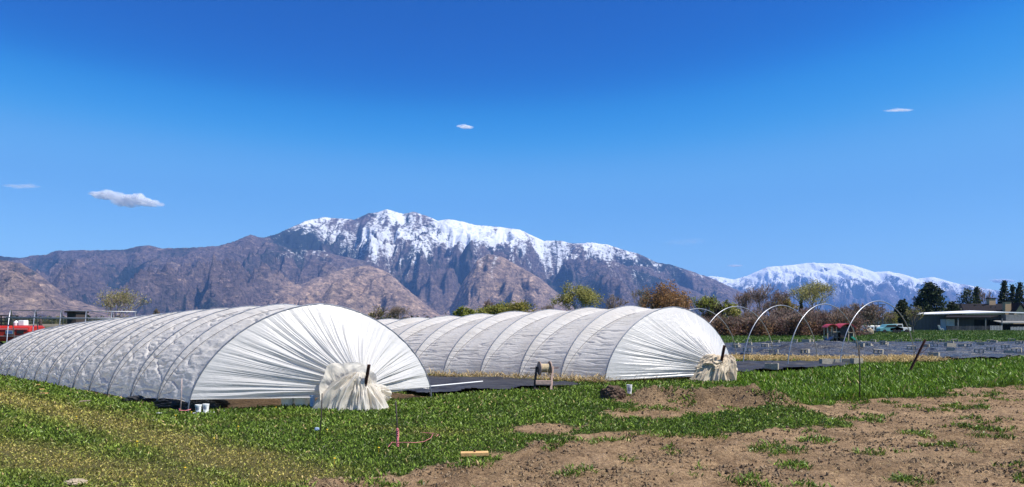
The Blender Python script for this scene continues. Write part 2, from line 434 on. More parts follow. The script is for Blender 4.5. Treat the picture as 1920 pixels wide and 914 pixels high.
def yelmask(x, y):
    px, py = to_px(x, np.maximum(y, 0.5))
    d = np.full(np.shape(x), 1e9)
    for tr in TRACKS:
        w = [tuple(G(a, b)) for a, b in tr]
        d = np.minimum(d, polydist(x, y, w))
    n = fbm(x * 0.7, y * 0.7, 31, 4)
    return np.clip(np.exp(-(d / 0.5) ** 2) * (1.05 + 0.8 * n) + np.clip(n * 1.3 - 0.2, 0, 0.38) * (y < 13) * (x < 0), 0, 1)


RIDGE = [tuple(G(a, b)) for a, b in [(1225, 755), (1300, 756), (1400, 756), (1440, 764)]]


def gz(x, y, m=None):
    if m is None: m = soilmask(x, y)
    near = np.clip((60 - y) / 30, 0, 1) * (y > 3)
    z = 0.018 * fbm(x * 0.9, y * 0.9, 3, 3) * near
    inside = inpoly(x, y, IN1) | inpoly(x, y, IN2)
    soft = m * np.where(inside, 0.5, 1.0) * near
    z = z + soft * (0.07 * fbm(x * 1.6, y * 1.6, 41, 4) + 0.05 * fbm(x * 5, y * 5, 43, 3))
    d = polydist(x, y, RIDGE)
    z = z + np.exp(-(d / 0.5) ** 2) * (0.28 + 0.18 * fbm(x * 2.6, y * 2.6, 47, 3) + 0.07 * fbm(x * 8, y * 8, 48, 2))
    return z


def spaced(segs):
    out = []
    for a, b, n in segs: out.append(np.linspace(a, b, n, endpoint=False))
    return np.concatenate(out + [np.array([segs[-1][1]])])


gx = spaced([(-32000, -3000, 14), (-3000, -300, 16), (-300, -60, 30), (-60, -14, 80), (-14, 14, 380), (14, 60, 90), (60, 300, 30), (300, 3000, 16), (3000, 32000, 14)])
gy = spaced([(-1500, -100, 8), (-100, 0, 20), (0, 5.5, 20), (5.5, 20, 300), (20, 36, 120), (36, 80, 70), (80, 400, 50), (400, 3000, 30), (3000, 26500, 20)])
GX, GY = np.meshgrid(gx, gy, indexing='ij'); x = GX.ravel(); y = GY.ravel()
sm = soilmask(x, y)
V = np.stack([x, y, gz(x, y, sm)], 1)
ground = npobj('ground', V, gridfaces(len(gx), len(gy))[:, ::1], M['ground'], attrs={'soil': sm, 'dug': np.exp(-(polydist(x, y, RIDGE) / 0.55) ** 2), 'yel': yelmask(x, y), 'far': sstep(45, 75, y)})
tag(ground, 'field of mown grass with bare brown soil, running back to the mountains', 'ground', kind='structure')

# ------------------------------------------------------------------ mountains
MAIN = [(-300, 500), (-150, 492), (0, 480), (40, 484), (60, 479), (85, 478), (105, 470), (150, 469), (200, 469), (235, 468), (255, 462), (280, 460), (300, 465), (340, 465),
        (380, 463), (410, 461), (440, 452), (470, 440), (490, 446), (515, 440), (545, 427), (575, 413), (605, 407), (640, 410), (665, 412), (690, 400), (710, 398), (726, 392),
        (744, 398), (756, 401), (776, 397), (800, 405), (820, 414), (842, 411), (865, 415), (890, 422), (940, 426), (975, 431), (1000, 443), (1020, 452), (1050, 451), (1075, 457),
        (1110, 455), (1140, 459), (1170, 469), (1200, 477), (1230, 492), (1260, 497), (1290, 507), (1330, 520), (1380, 543), (1450, 575), (1520, 600), (1700, 606), (2300, 606)]
LAYERS = [  # crest polyline (photo px), crest depth (m), foot depth, tan rock, name
    (MAIN, None, None, 0.05),
    ([(150, 600), (260, 562), (340, 524), (420, 482), (500, 452), (545, 466), (600, 470), (640, 480), (700, 492), (760, 545), (800, 590)], 8300, 5600, 0.15),
    ([(360, 606), (430, 585), (500, 556), (575, 528), (640, 506), (690, 497), (730, 512), (770, 548), (810, 580), (850, 606)], 6800, 5000, 0.85),
    ([(810, 606), (845, 575), (870, 525), (895, 487), (915, 476), (945, 482), (975, 500), (1010, 520), (1050, 552), (1090, 585), (1130, 606)], 7000, 5600, 0.7),
    ([(-500, 470), (-200, 472), (0, 486), (40, 492), (70, 510), (100, 536), (130, 558), (170, 572), (230, 592), (280, 606)], 4700, 3500, 0.62),
    ([(1000, 606), (1040, 575), (1090, 520), (1120, 492), (1150, 488), (1190, 505), (1260, 530), (1340, 560), (1420, 585), (1500, 606)], 8800, 6400, 0.0),
    ([(60, 606), (130, 560), (190, 520), (240, 492), (290, 480), (330, 490), (380, 515), (440, 560), (500, 606)], 7300, 5600, 0.3),
]


def mountain_mesh(name, layers, px0, px1, step, Y0, Y1, rows, seed, amp, snowline, label, mainY):
    pxs = np.arange(px0, px1, step); u = (pxs - CX) / F
    Ys = np.linspace(Y0, Y1, rows)
    U, Y = np.meshgrid(u, Ys, indexing='ij'); PX = CX + F * U; X = U * Y
    Z = np.full(X.shape, -60.0); rock = np.zeros(X.shape); env = np.zeros(X.shape); top = np.zeros(X.shape)
    wob = fbm(X / 1500, Y / 1500, seed + 70, 3)
    for crest, Yc, Yf, rk in layers:
        cx, cy = np.array(crest, float).T
        cr = np.interp(PX, cx, cy)
        if Yc is None: yc, yf = mainY(PX)
        else: yc, yf = Yc + 0 * PX, Yf + 0 * PX
        zc = (HY - cr) / F * yc + EYE
        ycw = yc
        tf = (Y - yf) / (ycw - yf)
        tf2 = np.clip(tf + 0.10 * wob * np.clip(1 - np.abs(tf - 0.5) * 2, 0, 1), -0.2, 1)
        front = np.where(tf2 > 0, np.abs(tf2) ** 1.15, tf2 * 0.3)
        back = 1 - np.clip((Y - ycw) / 2600, 0, 2)
        z = zc * np.where(Y < ycw, front, back) - np.where(zc < 5, 60, 0)
        e = np.clip((1.0 - tf) / 0.18, 0, 1) ** 0.8 * np.clip((tf + 0.05) / 0.35, 0, 1) * np.clip(zc / 600, 0, 1.4)
        k = 30.0
        w = 1 / (1 + np.exp(-np.clip((z - Z) / k, -30, 30)))
        Z = np.maximum(Z, z) + k * 0.3 * np.exp(-np.abs(z - Z) / k)
        rock = rock * (1 - w) + rk * w; env = env * (1 - w) + e * w; top = top * (1 - w) + sstep(0.35, 0.85, tf) * w
    wx = fbm(X / 700, Y / 900, seed + 1, 3) * 260; wy = fbm(X / 700, Y / 900, seed + 2, 3) * 260
    r1 = ridged((X + wx) / 900, (Y + wy) / 2000, seed + 3, 3) - 0.62
    r2 = ridged((X + wx * 0.6) / 330, (Y + wy) / 700, seed + 5, 4) - 0.62
    r3 = ridged((X + wx * .3) / 120, Y / 170, seed + 6, 3) - 0.62
    rel = 520 * r1 + 200 * r2
    rel = rel * (1 - top) + np.minimum(rel - 25, 0) * top
    Z = Z + amp * (env * rel + (0.25 + env) * 34 * r3 * np.clip(Z / 300, 0, 1))
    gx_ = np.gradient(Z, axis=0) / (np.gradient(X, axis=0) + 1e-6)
    gy_ = np.gradient(Z, axis=1) / (np.gradient(Y, axis=1) + 1e-6)
    gull = -(320 * r1 + 150 * r2) / 150.0
    streak = ridged((X + 0.4 * wx) / 150, (Y + wy) / 900, seed + 14, 3) - 0.62
    snow = np.clip(0.36 + np.minimum((Z - snowline) / 1100, .09 + .07 * sstep(660, 720, PX) + .32 * sstep(780, 880, PX)) + 0.05 * gull + 0.42 * streak + 0.5 * fbm(X / 500, Y / 700, seed + 9, 4) - 0.10 * np.clip(gx_, -1, 1), 0, 1)
    wood = np.clip(0.34 + 0.95 * fbm(X / 700, Y / 900, seed + 12, 4) - rock * 0.35 + 0.12 * gull + 0.12 * np.clip(gx_, -1, 1), 0, 1)  # slope and gully terms paint shade into the forest mask
    if name == 'mountains':
        cxw, cyw = (560 - CX) / F * 9200, 9200
        wood = np.clip(wood + 0.75 * np.exp(-((X - cxw) / 420) ** 2 - ((Y - cyw) / 650) ** 2), 0, 1)
        snow = snow * sstep(420, 560, PX) - 0.42 * np.exp(-((X - cxw) / 420) ** 2 - ((Y - cyw) / 600) ** 2)
    V = np.stack([X.ravel(), Y.ravel(), Z.ravel()], 1)
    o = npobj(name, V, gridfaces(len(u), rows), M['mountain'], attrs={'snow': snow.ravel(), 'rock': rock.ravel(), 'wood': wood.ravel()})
    return tag(o, label, 'mountains', kind='structure')


def mainY(PX):
    yc = 8300 + 2200 * sstep(420, 640, PX)
    return yc, yc - 3600


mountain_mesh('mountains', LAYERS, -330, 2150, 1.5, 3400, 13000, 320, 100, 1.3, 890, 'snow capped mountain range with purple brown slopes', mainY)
FAR = [(1050, 606), (1200, 560), (1330, 517), (1350, 519), (1375, 524), (1400, 517), (1440, 500), (1480, 497), (1520, 492), (1550, 494), (1570, 493), (1600, 497), (1640, 510),
       (1665, 508), (1690, 513), (1720, 522), (1750, 519), (1790, 530), (1850, 541), (1920, 553), (2100, 585), (2300, 606)]
FAR2 = [(1440, 606), (1480, 575), (1510, 548), (1540, 540), (1570, 556), (1610, 560), (1650, 548), (1680, 552), (1720, 580), (1760, 606)]
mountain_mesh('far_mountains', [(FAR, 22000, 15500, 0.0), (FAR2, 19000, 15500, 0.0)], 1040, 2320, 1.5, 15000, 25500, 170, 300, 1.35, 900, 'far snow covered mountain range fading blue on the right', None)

# ------------------------------------------------------------------ tunnels
def arc(M2, hv, H, c, n):
    """point on a hoop: c in [-1,1] across"""
    c = np.clip(c, -1, 1)
    z = H * (1 - np.abs(c) ** n) ** (1 / n)
    return np.stack([M2[..., 0] + hv[0] * c, M2[..., 1] + hv[1] * c, z], -1)


def cpar(N):
    th = np.linspace(0, math.pi, N); return -np.cos(th)


def build_tunnel(T, ts, Hs, n, hv_end, bundle, mats, labels, seed, ropes_lean, sag, wr):
    L, R, a = T['L'], T['R'], T['a']
    M0 = (L + R) / 2; hv = (R - L) / 2
    ts = np.array(ts); Hs = np.array(Hs)
    root = thing('hoop_tunnel', (M0[0], M0[1], 0), labels[0], 'hoop tunnel', 'film covered caterpillar tunnels')
    Hf = lambda t: np.interp(t, ts, Hs)
    # cover
    Nc, Na = 420, int(44 * (len(ts) - 1))
    tt = np.interp(np.linspace(0, len(ts) - 1, Na), np.arange(len(ts)), ts)
    fr = np.linspace(0, len(ts) - 1, Na) % 1.0
    c = cpar(Nc); TT, CC = np.meshgrid(tt, c, indexing='ij'); FR = np.repeat(fr[:, None], Nc, 1); bay = np.repeat(np.floor(np.linspace(0, len(ts) - 1.0001, Na))[:, None], Nc, 1)
    M2 = M0 + TT[..., None] * a
    Hc = Hf(TT)
    Pt = arc(M2, hv, Hc, CC, n)
    # sag between hoops, deepest under the tie-down rope
    sagf = np.sin(math.pi * FR) ** 0.8
    up = Pt[..., 2] / Hc
    cen = np.stack([M2[..., 0], M2[..., 1], np.zeros_like(TT)], -1)
    rad = Pt - cen; rn = rad / (np.linalg.norm(rad, axis=-1, keepdims=True) + 1e-9)
    across = (np.arccos(-CC) / math.pi)     # 0 left foot .. 1 right foot
    rp = ropes_lean
    fpos = np.where(rp > 0, 1 - across, 1 - across)
    dr = np.abs(FR - fpos)
    rope_sag = np.exp(-(dr / 0.10) ** 2)
    d = -sag * (0.55 * sagf + 0.6 * rope_sag * sagf)
    s_ = TT; q = across * 5.2
    warp = 0.25 * fbm(s_ * 1.5, q * 1.2, seed, 3)
    w1 = ridged((s_ + 0.3 * q) * wr[0] + warp, q * wr[1] + bay * 3.7 + warp * 2, seed + 1, 3) - 0.6
    c1 = pn(s_ * wr[0] * .9 + .5 * q + warp * .6, q * wr[1] * .55 + bay * 5.1, seed + 11); c2 = pn(s_ * wr[0] * 1.6 - .4 * q + warp, q * wr[1] * 1.1 + bay * 2.3, seed + 12)
    cg = sstep(-.1, .35, fbm(s_ * 1.2, q * 1.1, seed + 13, 2) + .1)
    w2 = -(np.exp(-(c1 / .07) ** 2) * .9 * sstep(-.25, .2, pn(s_ * 1.3 + 9, q * 1.6, seed + 14)) + np.exp(-(c2 / .10) ** 2) * .7 * cg)
    low = np.clip(1.1 - up * 1.25, 0, 1) * (CC < 0.3)
    w3 = ridged((s_ - 0.5 * q) * 1.6 + bay * 2.3, q * 3.2 + warp * 3, seed + 3, 2) - 0.6
    slack = wr[3]
    d = d + (0.25 + 0.75 * sagf) * (0.6 * wr[2] * w1 + 0.9 * wr[2] * w2) + slack * low * w3 * (0.3 + 0.7 * sagf)
    Pt = Pt + rn * d[..., None] * np.clip(np.minimum(across, 1 - across) * 40, 0.25, 1)[..., None]
    # loose lower hem
    hem = (0.05 + 0.05 * fbm(s_ * 0.9, 0 * s_ + 3, seed + 7, 2)) + 0.14 * np.exp(-((TT - 0.6) / 1.3) ** 2) * wr[4]
    Pt[..., 2] = np.maximum(Pt[..., 2], hem)
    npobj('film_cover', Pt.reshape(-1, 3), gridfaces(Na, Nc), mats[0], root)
    # hoops and ropes
    for i, t_ in enumerate(ts):
        cc = cpar(41); p = arc(np.repeat((M0 + a * t_)[None], 41, 0), hv, Hf(t_), cc, n)
        rr = (p - np.array([*(M0 + a * t_), 0])); p = p + rr / np.linalg.norm(rr, axis=1)[:, None] * 0.004
        p = np.concatenate([p[:1] - [0, 0, 0.15], p, p[-1:] - [0, 0, 0.15]])
        obj('hoop', MB().tube(p, 0.014, 8), mats[2], root, smooth=True)
        if i < len(ts) - 1:
            f = 1 - (np.arccos(-cc) / math.pi)
            f = np.clip(f, 0.02, 0.98)
            tq = t_ + (ts[i + 1] - t_) * f
            Hq = Hf(tq); m2 = M0 + tq[:, None] * a
            p = arc(m2, hv, Hq, cc, n); cen1 = np.concatenate([m2, np.zeros((41, 1))], 1)
            rr = (p - cen1); rr /= np.linalg.norm(rr, axis=1)[:, None]
            sf = np.sin(math.pi * f) ** 0.8
            p = p - rr * (sag * (0.55 * sf + 0.6 * sf) - 0.012)[:, None]
            obj('tie_rope', MB().tube(p, 0.006, 5), M['rope_dark'], root, smooth=True)
    # gathered ends
    for end in (0, 1):
        t_ = ts[0] if end == 0 else ts[-1]; Mx = M0 + a * t_; H = Hf(t_)
        if end == 0: Bc = np.array(bundle['c']); gr_ = bundle['gr']; lowz = bundle['low']
        else: Bc = np.array([*(Mx + a * 2.4), 0.25]); gr_ = (0.4, 0.3); lowz = 0.03
        Nf, Nv = 900, 60
        c = cpar(Nf); v_ = np.linspace(0, 1, Nv); CF, VF = np.meshgrid(c, v_, indexing='ij')
        A = arc(np.repeat(Mx[None], Nf, 0), hv, H, c, n)
        th = np.arccos(-c)
        hd = hv / np.linalg.norm(hv)
        Gp = np.stack([Bc[0] - hd[0] * gr_[0] * np.cos(th), Bc[1] - hd[1] * gr_[0] * np.cos(th), Bc[2] + gr_[1] * np.sin(th) ** 0.8 - 0.10], -1)
        A[:, 2] = np.maximum(A[:, 2], lowz)
        Gp[:, 2] = np.maximum(Gp[:, 2], lowz)
        S = A[:, None, :] * (1 - v_[None, :, None]) + Gp[:, None, :] * v_[None, :, None]
        axo = np.array([*(-a if end == 0 else a), 0.0]); axo /= np.linalg.norm(axo)
        nr = np.zeros_like(S)
        rad = A - np.array([*Mx, 0]); rad /= np.linalg.norm(rad, axis=1)[:, None] + 1e-9
        nr[:] = axo * 0.8 + rad[:, None, :] * 0.55
        arcl = th * 2.6
        wv_ = arcl[:, None] + 0.035 * fbm(arcl[:, None] * 2, VF * 1.5, seed + 20, 2)
        # long pleats run from hoop to gather, some fading in and out
        pl = (ridged(wv_ * 2.2, VF * 0.35, seed + 21, 2) - 0.6) * 0.075 + (ridged(wv_ * 6.0, VF * 0.4, seed + 22, 2) - 0.6) * 0.036 + (1 - np.abs(pn(wv_ * 15, VF * 0.5, seed + 23)) * 1.6 - 0.6) * 0.013
        amp = (0.12 + 0.95 * np.clip(VF / 0.6, 0, 1)) * np.clip((1.05 - VF) * 5, 0, 1)
        slk = -0.07 * np.sin(math.pi * VF) * (0.4 + 0.6 * np.sin(th)[:, None])
        crk = 0.003 * fbm(wv_ * 9, VF * 14, seed + 25, 3)
        S = S + nr * (pl * amp + slk + crk)[..., None]
        S[..., 2] = np.maximum(S[..., 2], 0.02 if lowz < 0.05 else lowz * 0.8)
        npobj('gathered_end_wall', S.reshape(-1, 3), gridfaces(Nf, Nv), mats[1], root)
    return root, M0, hv


def crumple(center, rad, seed, fold=0.12, res=200, freq=2.0, pole=None, nfold=7):
    """a crumpled wad of film: closed sheet gathered at a pole, thrown into long folds"""
    Nu, Nv = res * 2, res
    ph = np.linspace(0, 2 * math.pi, Nu); ps = np.linspace(0.02, math.pi - 0.02, Nv)
    PH, PS = np.meshgrid(ph, ps, indexing='ij')
    pole = np.array(pole if pole is not None else (0.35, -0.8, 0.45), float); pole /= np.linalg.norm(pole)
    ex = np.cross((0, 0, 1), pole); ex /= np.linalg.norm(ex) + 1e-9; ey = np.cross(pole, ex)
    d = (np.cos(PH) * np.sin(PS))[..., None] * ex + (np.sin(PH) * np.sin(PS))[..., None] * ey + np.cos(PS)[..., None] * pole
    q = d * freq
    w1 = fbm(q[..., 0] + 4, q[..., 1] + q[..., 2], seed + 31, 2); w2 = fbm(q[..., 1], q[..., 2] - q[..., 0], seed + 32, 2)
    cu, su = np.cos(PH + 0.9 * w1 + 0.35 * PS), np.sin(PH + 0.9 * w1 + 0.35 * PS)
    k = nfold / 6.3
    m1 = (1 - np.abs(pn(cu * k * 1.6 + 3, su * k * 1.6 + PS * 0.5 + seed, seed)) * 1.7) - 0.6
    m2 = (1 - np.abs(pn(cu * k * 3.6, su * k * 3.6 + PS * 0.9 + 0.6 * w2, seed + 3)) * 1.7) - 0.6
    m3 = (1 - np.abs(pn(q[..., 0] * 1.3 + w2 * 1.5, q[..., 2] * 1.3 + q[..., 1] + w1 * 1.5, seed + 5)) * 1.8) - 0.6
    sp = np.sin(PS) ** 0.5
    r = 1 + fold * (1.7 * m1 * sp + 0.8 * m2 * sp + 1.0 * m3) + 0.04 * fold * fbm(q[..., 0] * 6, q[..., 1] * 6 + q[..., 2] * 5, seed + 9, 2) + 0.25 * fold * np.exp(-(PS / 0.4) ** 2) * -2
    V = d * r[..., None] * np.array(rad) + np.array(center)
    V[..., 2] = np.maximum(V[..., 2], 0.012 * (1 + np.sin(PH * 9)))
    return V.reshape(-1, 3), gridfaces(Nu, Nv)


def join_np(parts):
    Vs, Fs, o = [], [], 0
    for V, Fc in parts: Vs.append(V); Fs.append(Fc + o); o += len(V)
    return np.concatenate(Vs), np.concatenate(Fs)


def skirt(top, foot, rx, ry, seed, a0, a1, depth):
    """a fall of gathered film: open cone from a tie down to a spread hem, in deep vertical folds"""
    Na, Nr = 320, 70
    A, R_ = np.meshgrid(np.linspace(a0, a1, Na), np.linspace(0, 1, Nr), indexing='ij')
    top = np.array(top); foot = np.array(foot)
    cen = top + (foot - top) * R_[..., None]
    sp = 0.10 + 0.9 * R_ ** 0.7
    wob = 0.35 * fbm(A * .8, R_ * 2.2, seed + 4, 2)
    k = depth * (0.3 + R_) * ((1 - np.abs(pn(A * 2.6 + wob, R_ * .8, seed)) * 1.8 - .5) * 1.3 + (1 - np.abs(pn(A * 6 + wob * 2, R_ * 1.4, seed + 1)) * 1.8 - .5) * .5)
    V = cen + np.stack([(rx * sp + k) * np.cos(A), (ry * sp + k) * np.sin(A), 0.10 * np.sin(math.pi * R_) + 0.02 * fbm(A * 3, R_ * 4, seed + 2, 2)], -1)
    V[..., 2] = np.maximum(V[..., 2], 0.012)
    return V.reshape(-1, 3), gridfaces(Na, Nr)


def ruffle(center, nrm, r0, r1, seed, a0=0, a1=2 * math.pi, wave=0.1, dish=0.2, zmin=0.02):
    """an open ruffled skirt of film round a tie"""
    nrm = np.array(nrm, float); nrm /= np.linalg.norm(nrm)
    X = np.cross((0, 0, 1), nrm); X /= np.linalg.norm(X); Yv = np.cross(nrm, X)
    Na, Nr = 420, 40
    A, R_ = np.meshgrid(np.linspace(a0, a1, Na), np.linspace(0, 1, Nr), indexing='ij')
    lobes = 1 + 0.3 * fbm(A * 1.0, 0 * A + seed, seed, 2)
    rr = (r0 + (r1 - r0) * R_) * lobes
    h = dish * R_ ** 1.5 + wave * R_ * fbm(A * 1.3, R_ * 1.2, seed + 1, 2) * 1.5 + 0.25 * wave * (ridged(A * 2.5 + R_, R_ * 2.0, seed + 2, 2) - .6)
    V = np.array(center) + rr[..., None] * (np.cos(A)[..., None] * X + np.sin(A)[..., None] * Yv) + h[..., None] * nrm
    V[..., 2] = np.maximum(V[..., 2], zmin + 0.01 * np.sin(A * 9))
    return V.reshape(-1, 3), gridfaces(Na, Nr)


ts1 = [0, 1.40, 2.75, 4.05, 5.23, 6.35, 7.45, 8.5, 9.55, 10.5, 11.4, 12.3, 13.3, 14.4, 15.5]
Hs1 = np.interp(ts1, [0, 1.4, 2.8, 5.2, 7.5, 10.4, 13.3, 15.5], [1.97, 1.99, 1.97, 1.92, 1.84, 1.735, 1.63, 1.5])
b1 = dict(c=(-2.97, 13.98, 0.30), gr=(0.42, 0.48), low=0.22)
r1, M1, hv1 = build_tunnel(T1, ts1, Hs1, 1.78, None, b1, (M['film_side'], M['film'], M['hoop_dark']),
                           ['long white film tunnel with twelve hoops, its near end tied to a leaning rusty stake in front of the mountains'], 500, 1, 0.05, (1.0, 5.4, 0.060, 0.05, 1.0))
r1['label'] = 'long wrinkled white film tunnel on the left, nearest end tied in a cream bunch'
dk = np.arange(0, 13)
b2 = dict(c=(5.55, 20.36, 0.26), gr=(0.38, 0.50), low=0.10)
r2, M2_, hv2 = build_tunnel(T2, list(dk * 1.30), np.interp(dk, [0, 1, 2, 3, 4, 5, 6, 7, 8, 9, 10, 12], [2.05, 2.10, 2.06, 2.02, 1.97, 1.90, 1.84, 1.79, 1.74, 1.69, 1.64, 1.58]), 1.8, None, b2,
                            (M['film_side'], M['film'], M['hoop_dark']), ['white film tunnel behind the wooden spool stand, end tied in a tan bunch'], 700, 1, 0.12, (0.40, 8.5, 0.040, 0.008, 0.5))

# tied wads of film are parts of their tunnels
parts = [ruffle((-3.10, 13.90, 0.34), (0.5, -0.85, 0.12), 0.1, 0.56, 815, wave=0.08, dish=0.12),
         skirt((-2.82, 13.60, 0.70), (-3.10, 13.66, 0.02), 0.54, 0.28, 841, 3.3, 6.3, 0.085),
         skirt((-2.78, 13.58, 0.52), (-2.74, 13.62, 0.02), 0.42, 0.26, 843, 3.6, 6.9, 0.06),
         crumple((-2.62, 13.80, 0.24), (0.34, 0.22, 0.22), 812, 0.13, 140, freq=1.2, pole=(-.7, -.7, .3), nfold=4),
         crumple((-2.86, 13.60, 0.50), (0.17, 0.12, 0.15), 814, 0.16, 90, freq=1.2, pole=(.2, -.5, .9), nfold=4)]
V, Fc = join_np(parts); npobj('tied_wad', V, Fc, M['film_cream'], r1)['label'] = 'crumpled cream wad of film tied round a rusty stake'
parts = [crumple((5.54, 20.22, 0.34), (0.46, 0.34, 0.38), 831, 0.17, 200, freq=1.0, pole=(.35, -.2, .95), nfold=5),
         crumple((5.92, 20.28, 0.34), (0.22, 0.22, 0.40), 832, 0.16, 120, freq=1.0, pole=(.1, -.2, 1), nfold=4),
         crumple((5.22, 20.22, 0.22), (0.34, 0.26, 0.28), 833, 0.16, 120, freq=1.0, pole=(.6, -.3, .7), nfold=4),
         skirt((5.82, 20.08, 0.66), (5.47, 20.08, 0.02), 0.62, 0.30, 836, 3.4, 6.6, 0.075),
         skirt((5.56, 20.12, 0.70), (5.27, 20.10, 0.03), 0.46, 0.24, 838, 3.2, 6.4, 0.06)]
V, Fc = join_np(parts); npobj('tied_wad', V, Fc, M['film_tan'], r2)['label'] = 'drooping tan wad of gathered film'

# rusty angle-iron stakes holding the two ends
def stake(name, top, bot, label, w=0.055):
    top = np.array(top); bot = np.array(bot); mb = MB()
    mb.bar(bot, top, w, 0.012, up=(0.3, -1, 0)); mb.bar(bot + [0.02, -0.012, 0], top + [0.02, -0.012, 0], 0.012, w, up=(0.3, -1, 0))
    o = obj(name, mb, M['rust'], loc=(bot[0], bot[1], 0)); return tag(o, label, 'stake')
stake('stake', P(692, 684, 13.44), P(675, 767, 13.62) - [0, 0, 0.1], 'rusty steel stake leaning out of the cream bunch of the left tunnel', 0.06)
stake('stake', P(1358, 648, 19.9), P(1343, 716, 20.0) - [0, 0, 0.1], 'rusty steel stake sticking out of the tan bunch of the right tunnel', 0.07)

# ------------------------------------------------------------------ bare hoops
HOOPS = [((7.45, 29.5), 1.95, 1.45, 2.17, 'bare steel hoop half hidden behind the right tunnel, farthest from the leaning rusty post'),
         ((8.85, 29.1), 1.95, 1.45, 2.25, 'bare steel hoop second from the tied tunnel end, left leg hidden by the tunnel'),
         ((10.4, 28.5), 1.95, 1.45, 2.28, 'bare steel hoop in the middle of the row, standing before the purple hedge'),
         ((11.75, 27.75), 1.95, 1.45, 2.31, 'bare steel hoop whose right leg stands just past the toy playhouse'),
         ((13.9, 28.0), 2.15, 1.5, 2.43, 'bare steel hoop at the row end, beside the leaning rusty post')]
for (c0, hx, hy_, H, lab) in HOOPS:
    c = cpar(49); p = arc(np.repeat(np.array(c0)[None], 49, 0), (hx, hy_), H, c, 1.95)
    p = np.concatenate([p[:1] - [0, 0, 0.2], p, p[-1:] - [0, 0, 0.2]])
    p += np.array([0.012, 0, 0]) * np.sin(np.linspace(0, 9, len(p)))[:, None]
    o = obj('bare_hoop', MB().tube(p, 0.018, 10), M['steel'], loc=(c0[0], c0[1], 0), smooth=True)
    tag(o, lab, 'hoop', 'bare hoops of an uncovered tunnel')

# ------------------------------------------------------------------ sheets on the ground
def sheet(name, poly, mat, label, cat, step, amp, seed, z0=0.02, hump=None):
    xs = [p[0] for p in poly]; ys = [p[1] for p in poly]
    nx = int((max(xs) - min(xs)) / step) + 2; ny = int((max(ys) - min(ys)) / step) + 2
    X, Y = np.meshgrid(np.linspace(min(xs), max(xs), nx), np.linspace(min(ys), max(ys), ny), indexing='ij')
    ins = inpoly(X + 0.25 * fbm(X * 1.3, Y * 1.3, seed + 8, 3), Y + 0.25 * fbm(X * 1.3, Y * 1.3, seed + 9, 3), poly)
    xs_, ys_ = X[:, 0], Y[0]
    Z = z0 + amp * (0.9 + ridged((X * 0.25 + Y * 0.1), Y * 0.9 - X * 0.1, seed, 4) - 0.6 + 0.5 * fbm(X * 1.2, Y * 2.2, seed + 1, 3))
    if hump: 
        for (hx, hy2, hr, hh) in hump:
            Z = Z + hh * np.exp(-(((X - hx) / (hr * 1.6)) ** 2 + ((Y - hy2) / hr) ** 2)) * (1 + 0.3 * fbm(X * 1.5, Y * 1.5, seed + 3, 3))
    Fc = gridfaces(nx, ny); keep = ins.ravel()[Fc].all(1); Fc = Fc[keep]
    used, inv = np.unique(Fc.ravel(), return_inverse=True)
    V = np.stack([X.ravel(), Y.ravel(), Z.ravel()], 1)[used]
    o = npobj(name, V, inv.reshape(-1, 4), mat); tag(o, label, cat)
    def zf(px_, py_):
        i = int(np.clip(np.searchsorted(xs_, px_), 0, nx - 1)); j = int(np.clip(np.searchsorted(ys_, py_), 0, ny - 1)); return float(Z[max(i - 1, 0):i + 2, max(j - 1, 0):j + 2].mean())
    return zf


g = G(1578, 668)
tarp_z = sheet('tarp', TARP, M['black_film'], 'wide black plastic sheet over the beds, held down by concrete blocks', 'tarp', 0.14, 0.17, 61, 0.03, [(g[0], g[1] + 1, 1.6, 0.42), (g[0] - 2, g[1], 1.4, 0.2)])
cloth_z = sheet('ground_cloth', CLOTH1, M['black_cloth'], 'black ground cloth between the two white tunnels', 'ground cloth', 0.07, 0.09, 63)
cloth2_z = sheet('ground_cloth', CLOTH2, M['black_cloth'], 'black ground cloth under the bare steel hoops', 'ground cloth', 0.07, 0.14, 65)

# ------------------------------------------------------------------ concrete blocks on the tarp
def block_mesh():
    mb = MB(); L, W, H = 0.40, 0.20, 0.19
    x0, x1, y0, y1 = -L / 2, L / 2, -W / 2, W / 2; w = 0.032
    for a in ((x0, x1, y0, y0 + w), (x0, x1, y1 - w, y1)): mb.box(*a, 0, H)
    for cx_ in (x0 + w / 2, 0, x1 - w / 2): mb.box(cx_ - w / 2, cx_ + w / 2, y0 + w, y1 - w, 0, H)
    me = bpy.data.meshes.new('concrete_block'); me.from_pydata(mb.v, [], mb.f); me.materials.append(M['concrete']); return me


def block_side_mesh():
    me = block_mesh(); v = np.empty(len(me.vertices) * 3); me.vertices.foreach_get('co', v); v = v.reshape(-1, 3)
    v = np.stack([v[:, 0], v[:, 2] - 0.095, 0.10 - v[:, 1]], 1); me.vertices.foreach_set('co', v.ravel()); me.update(); return me


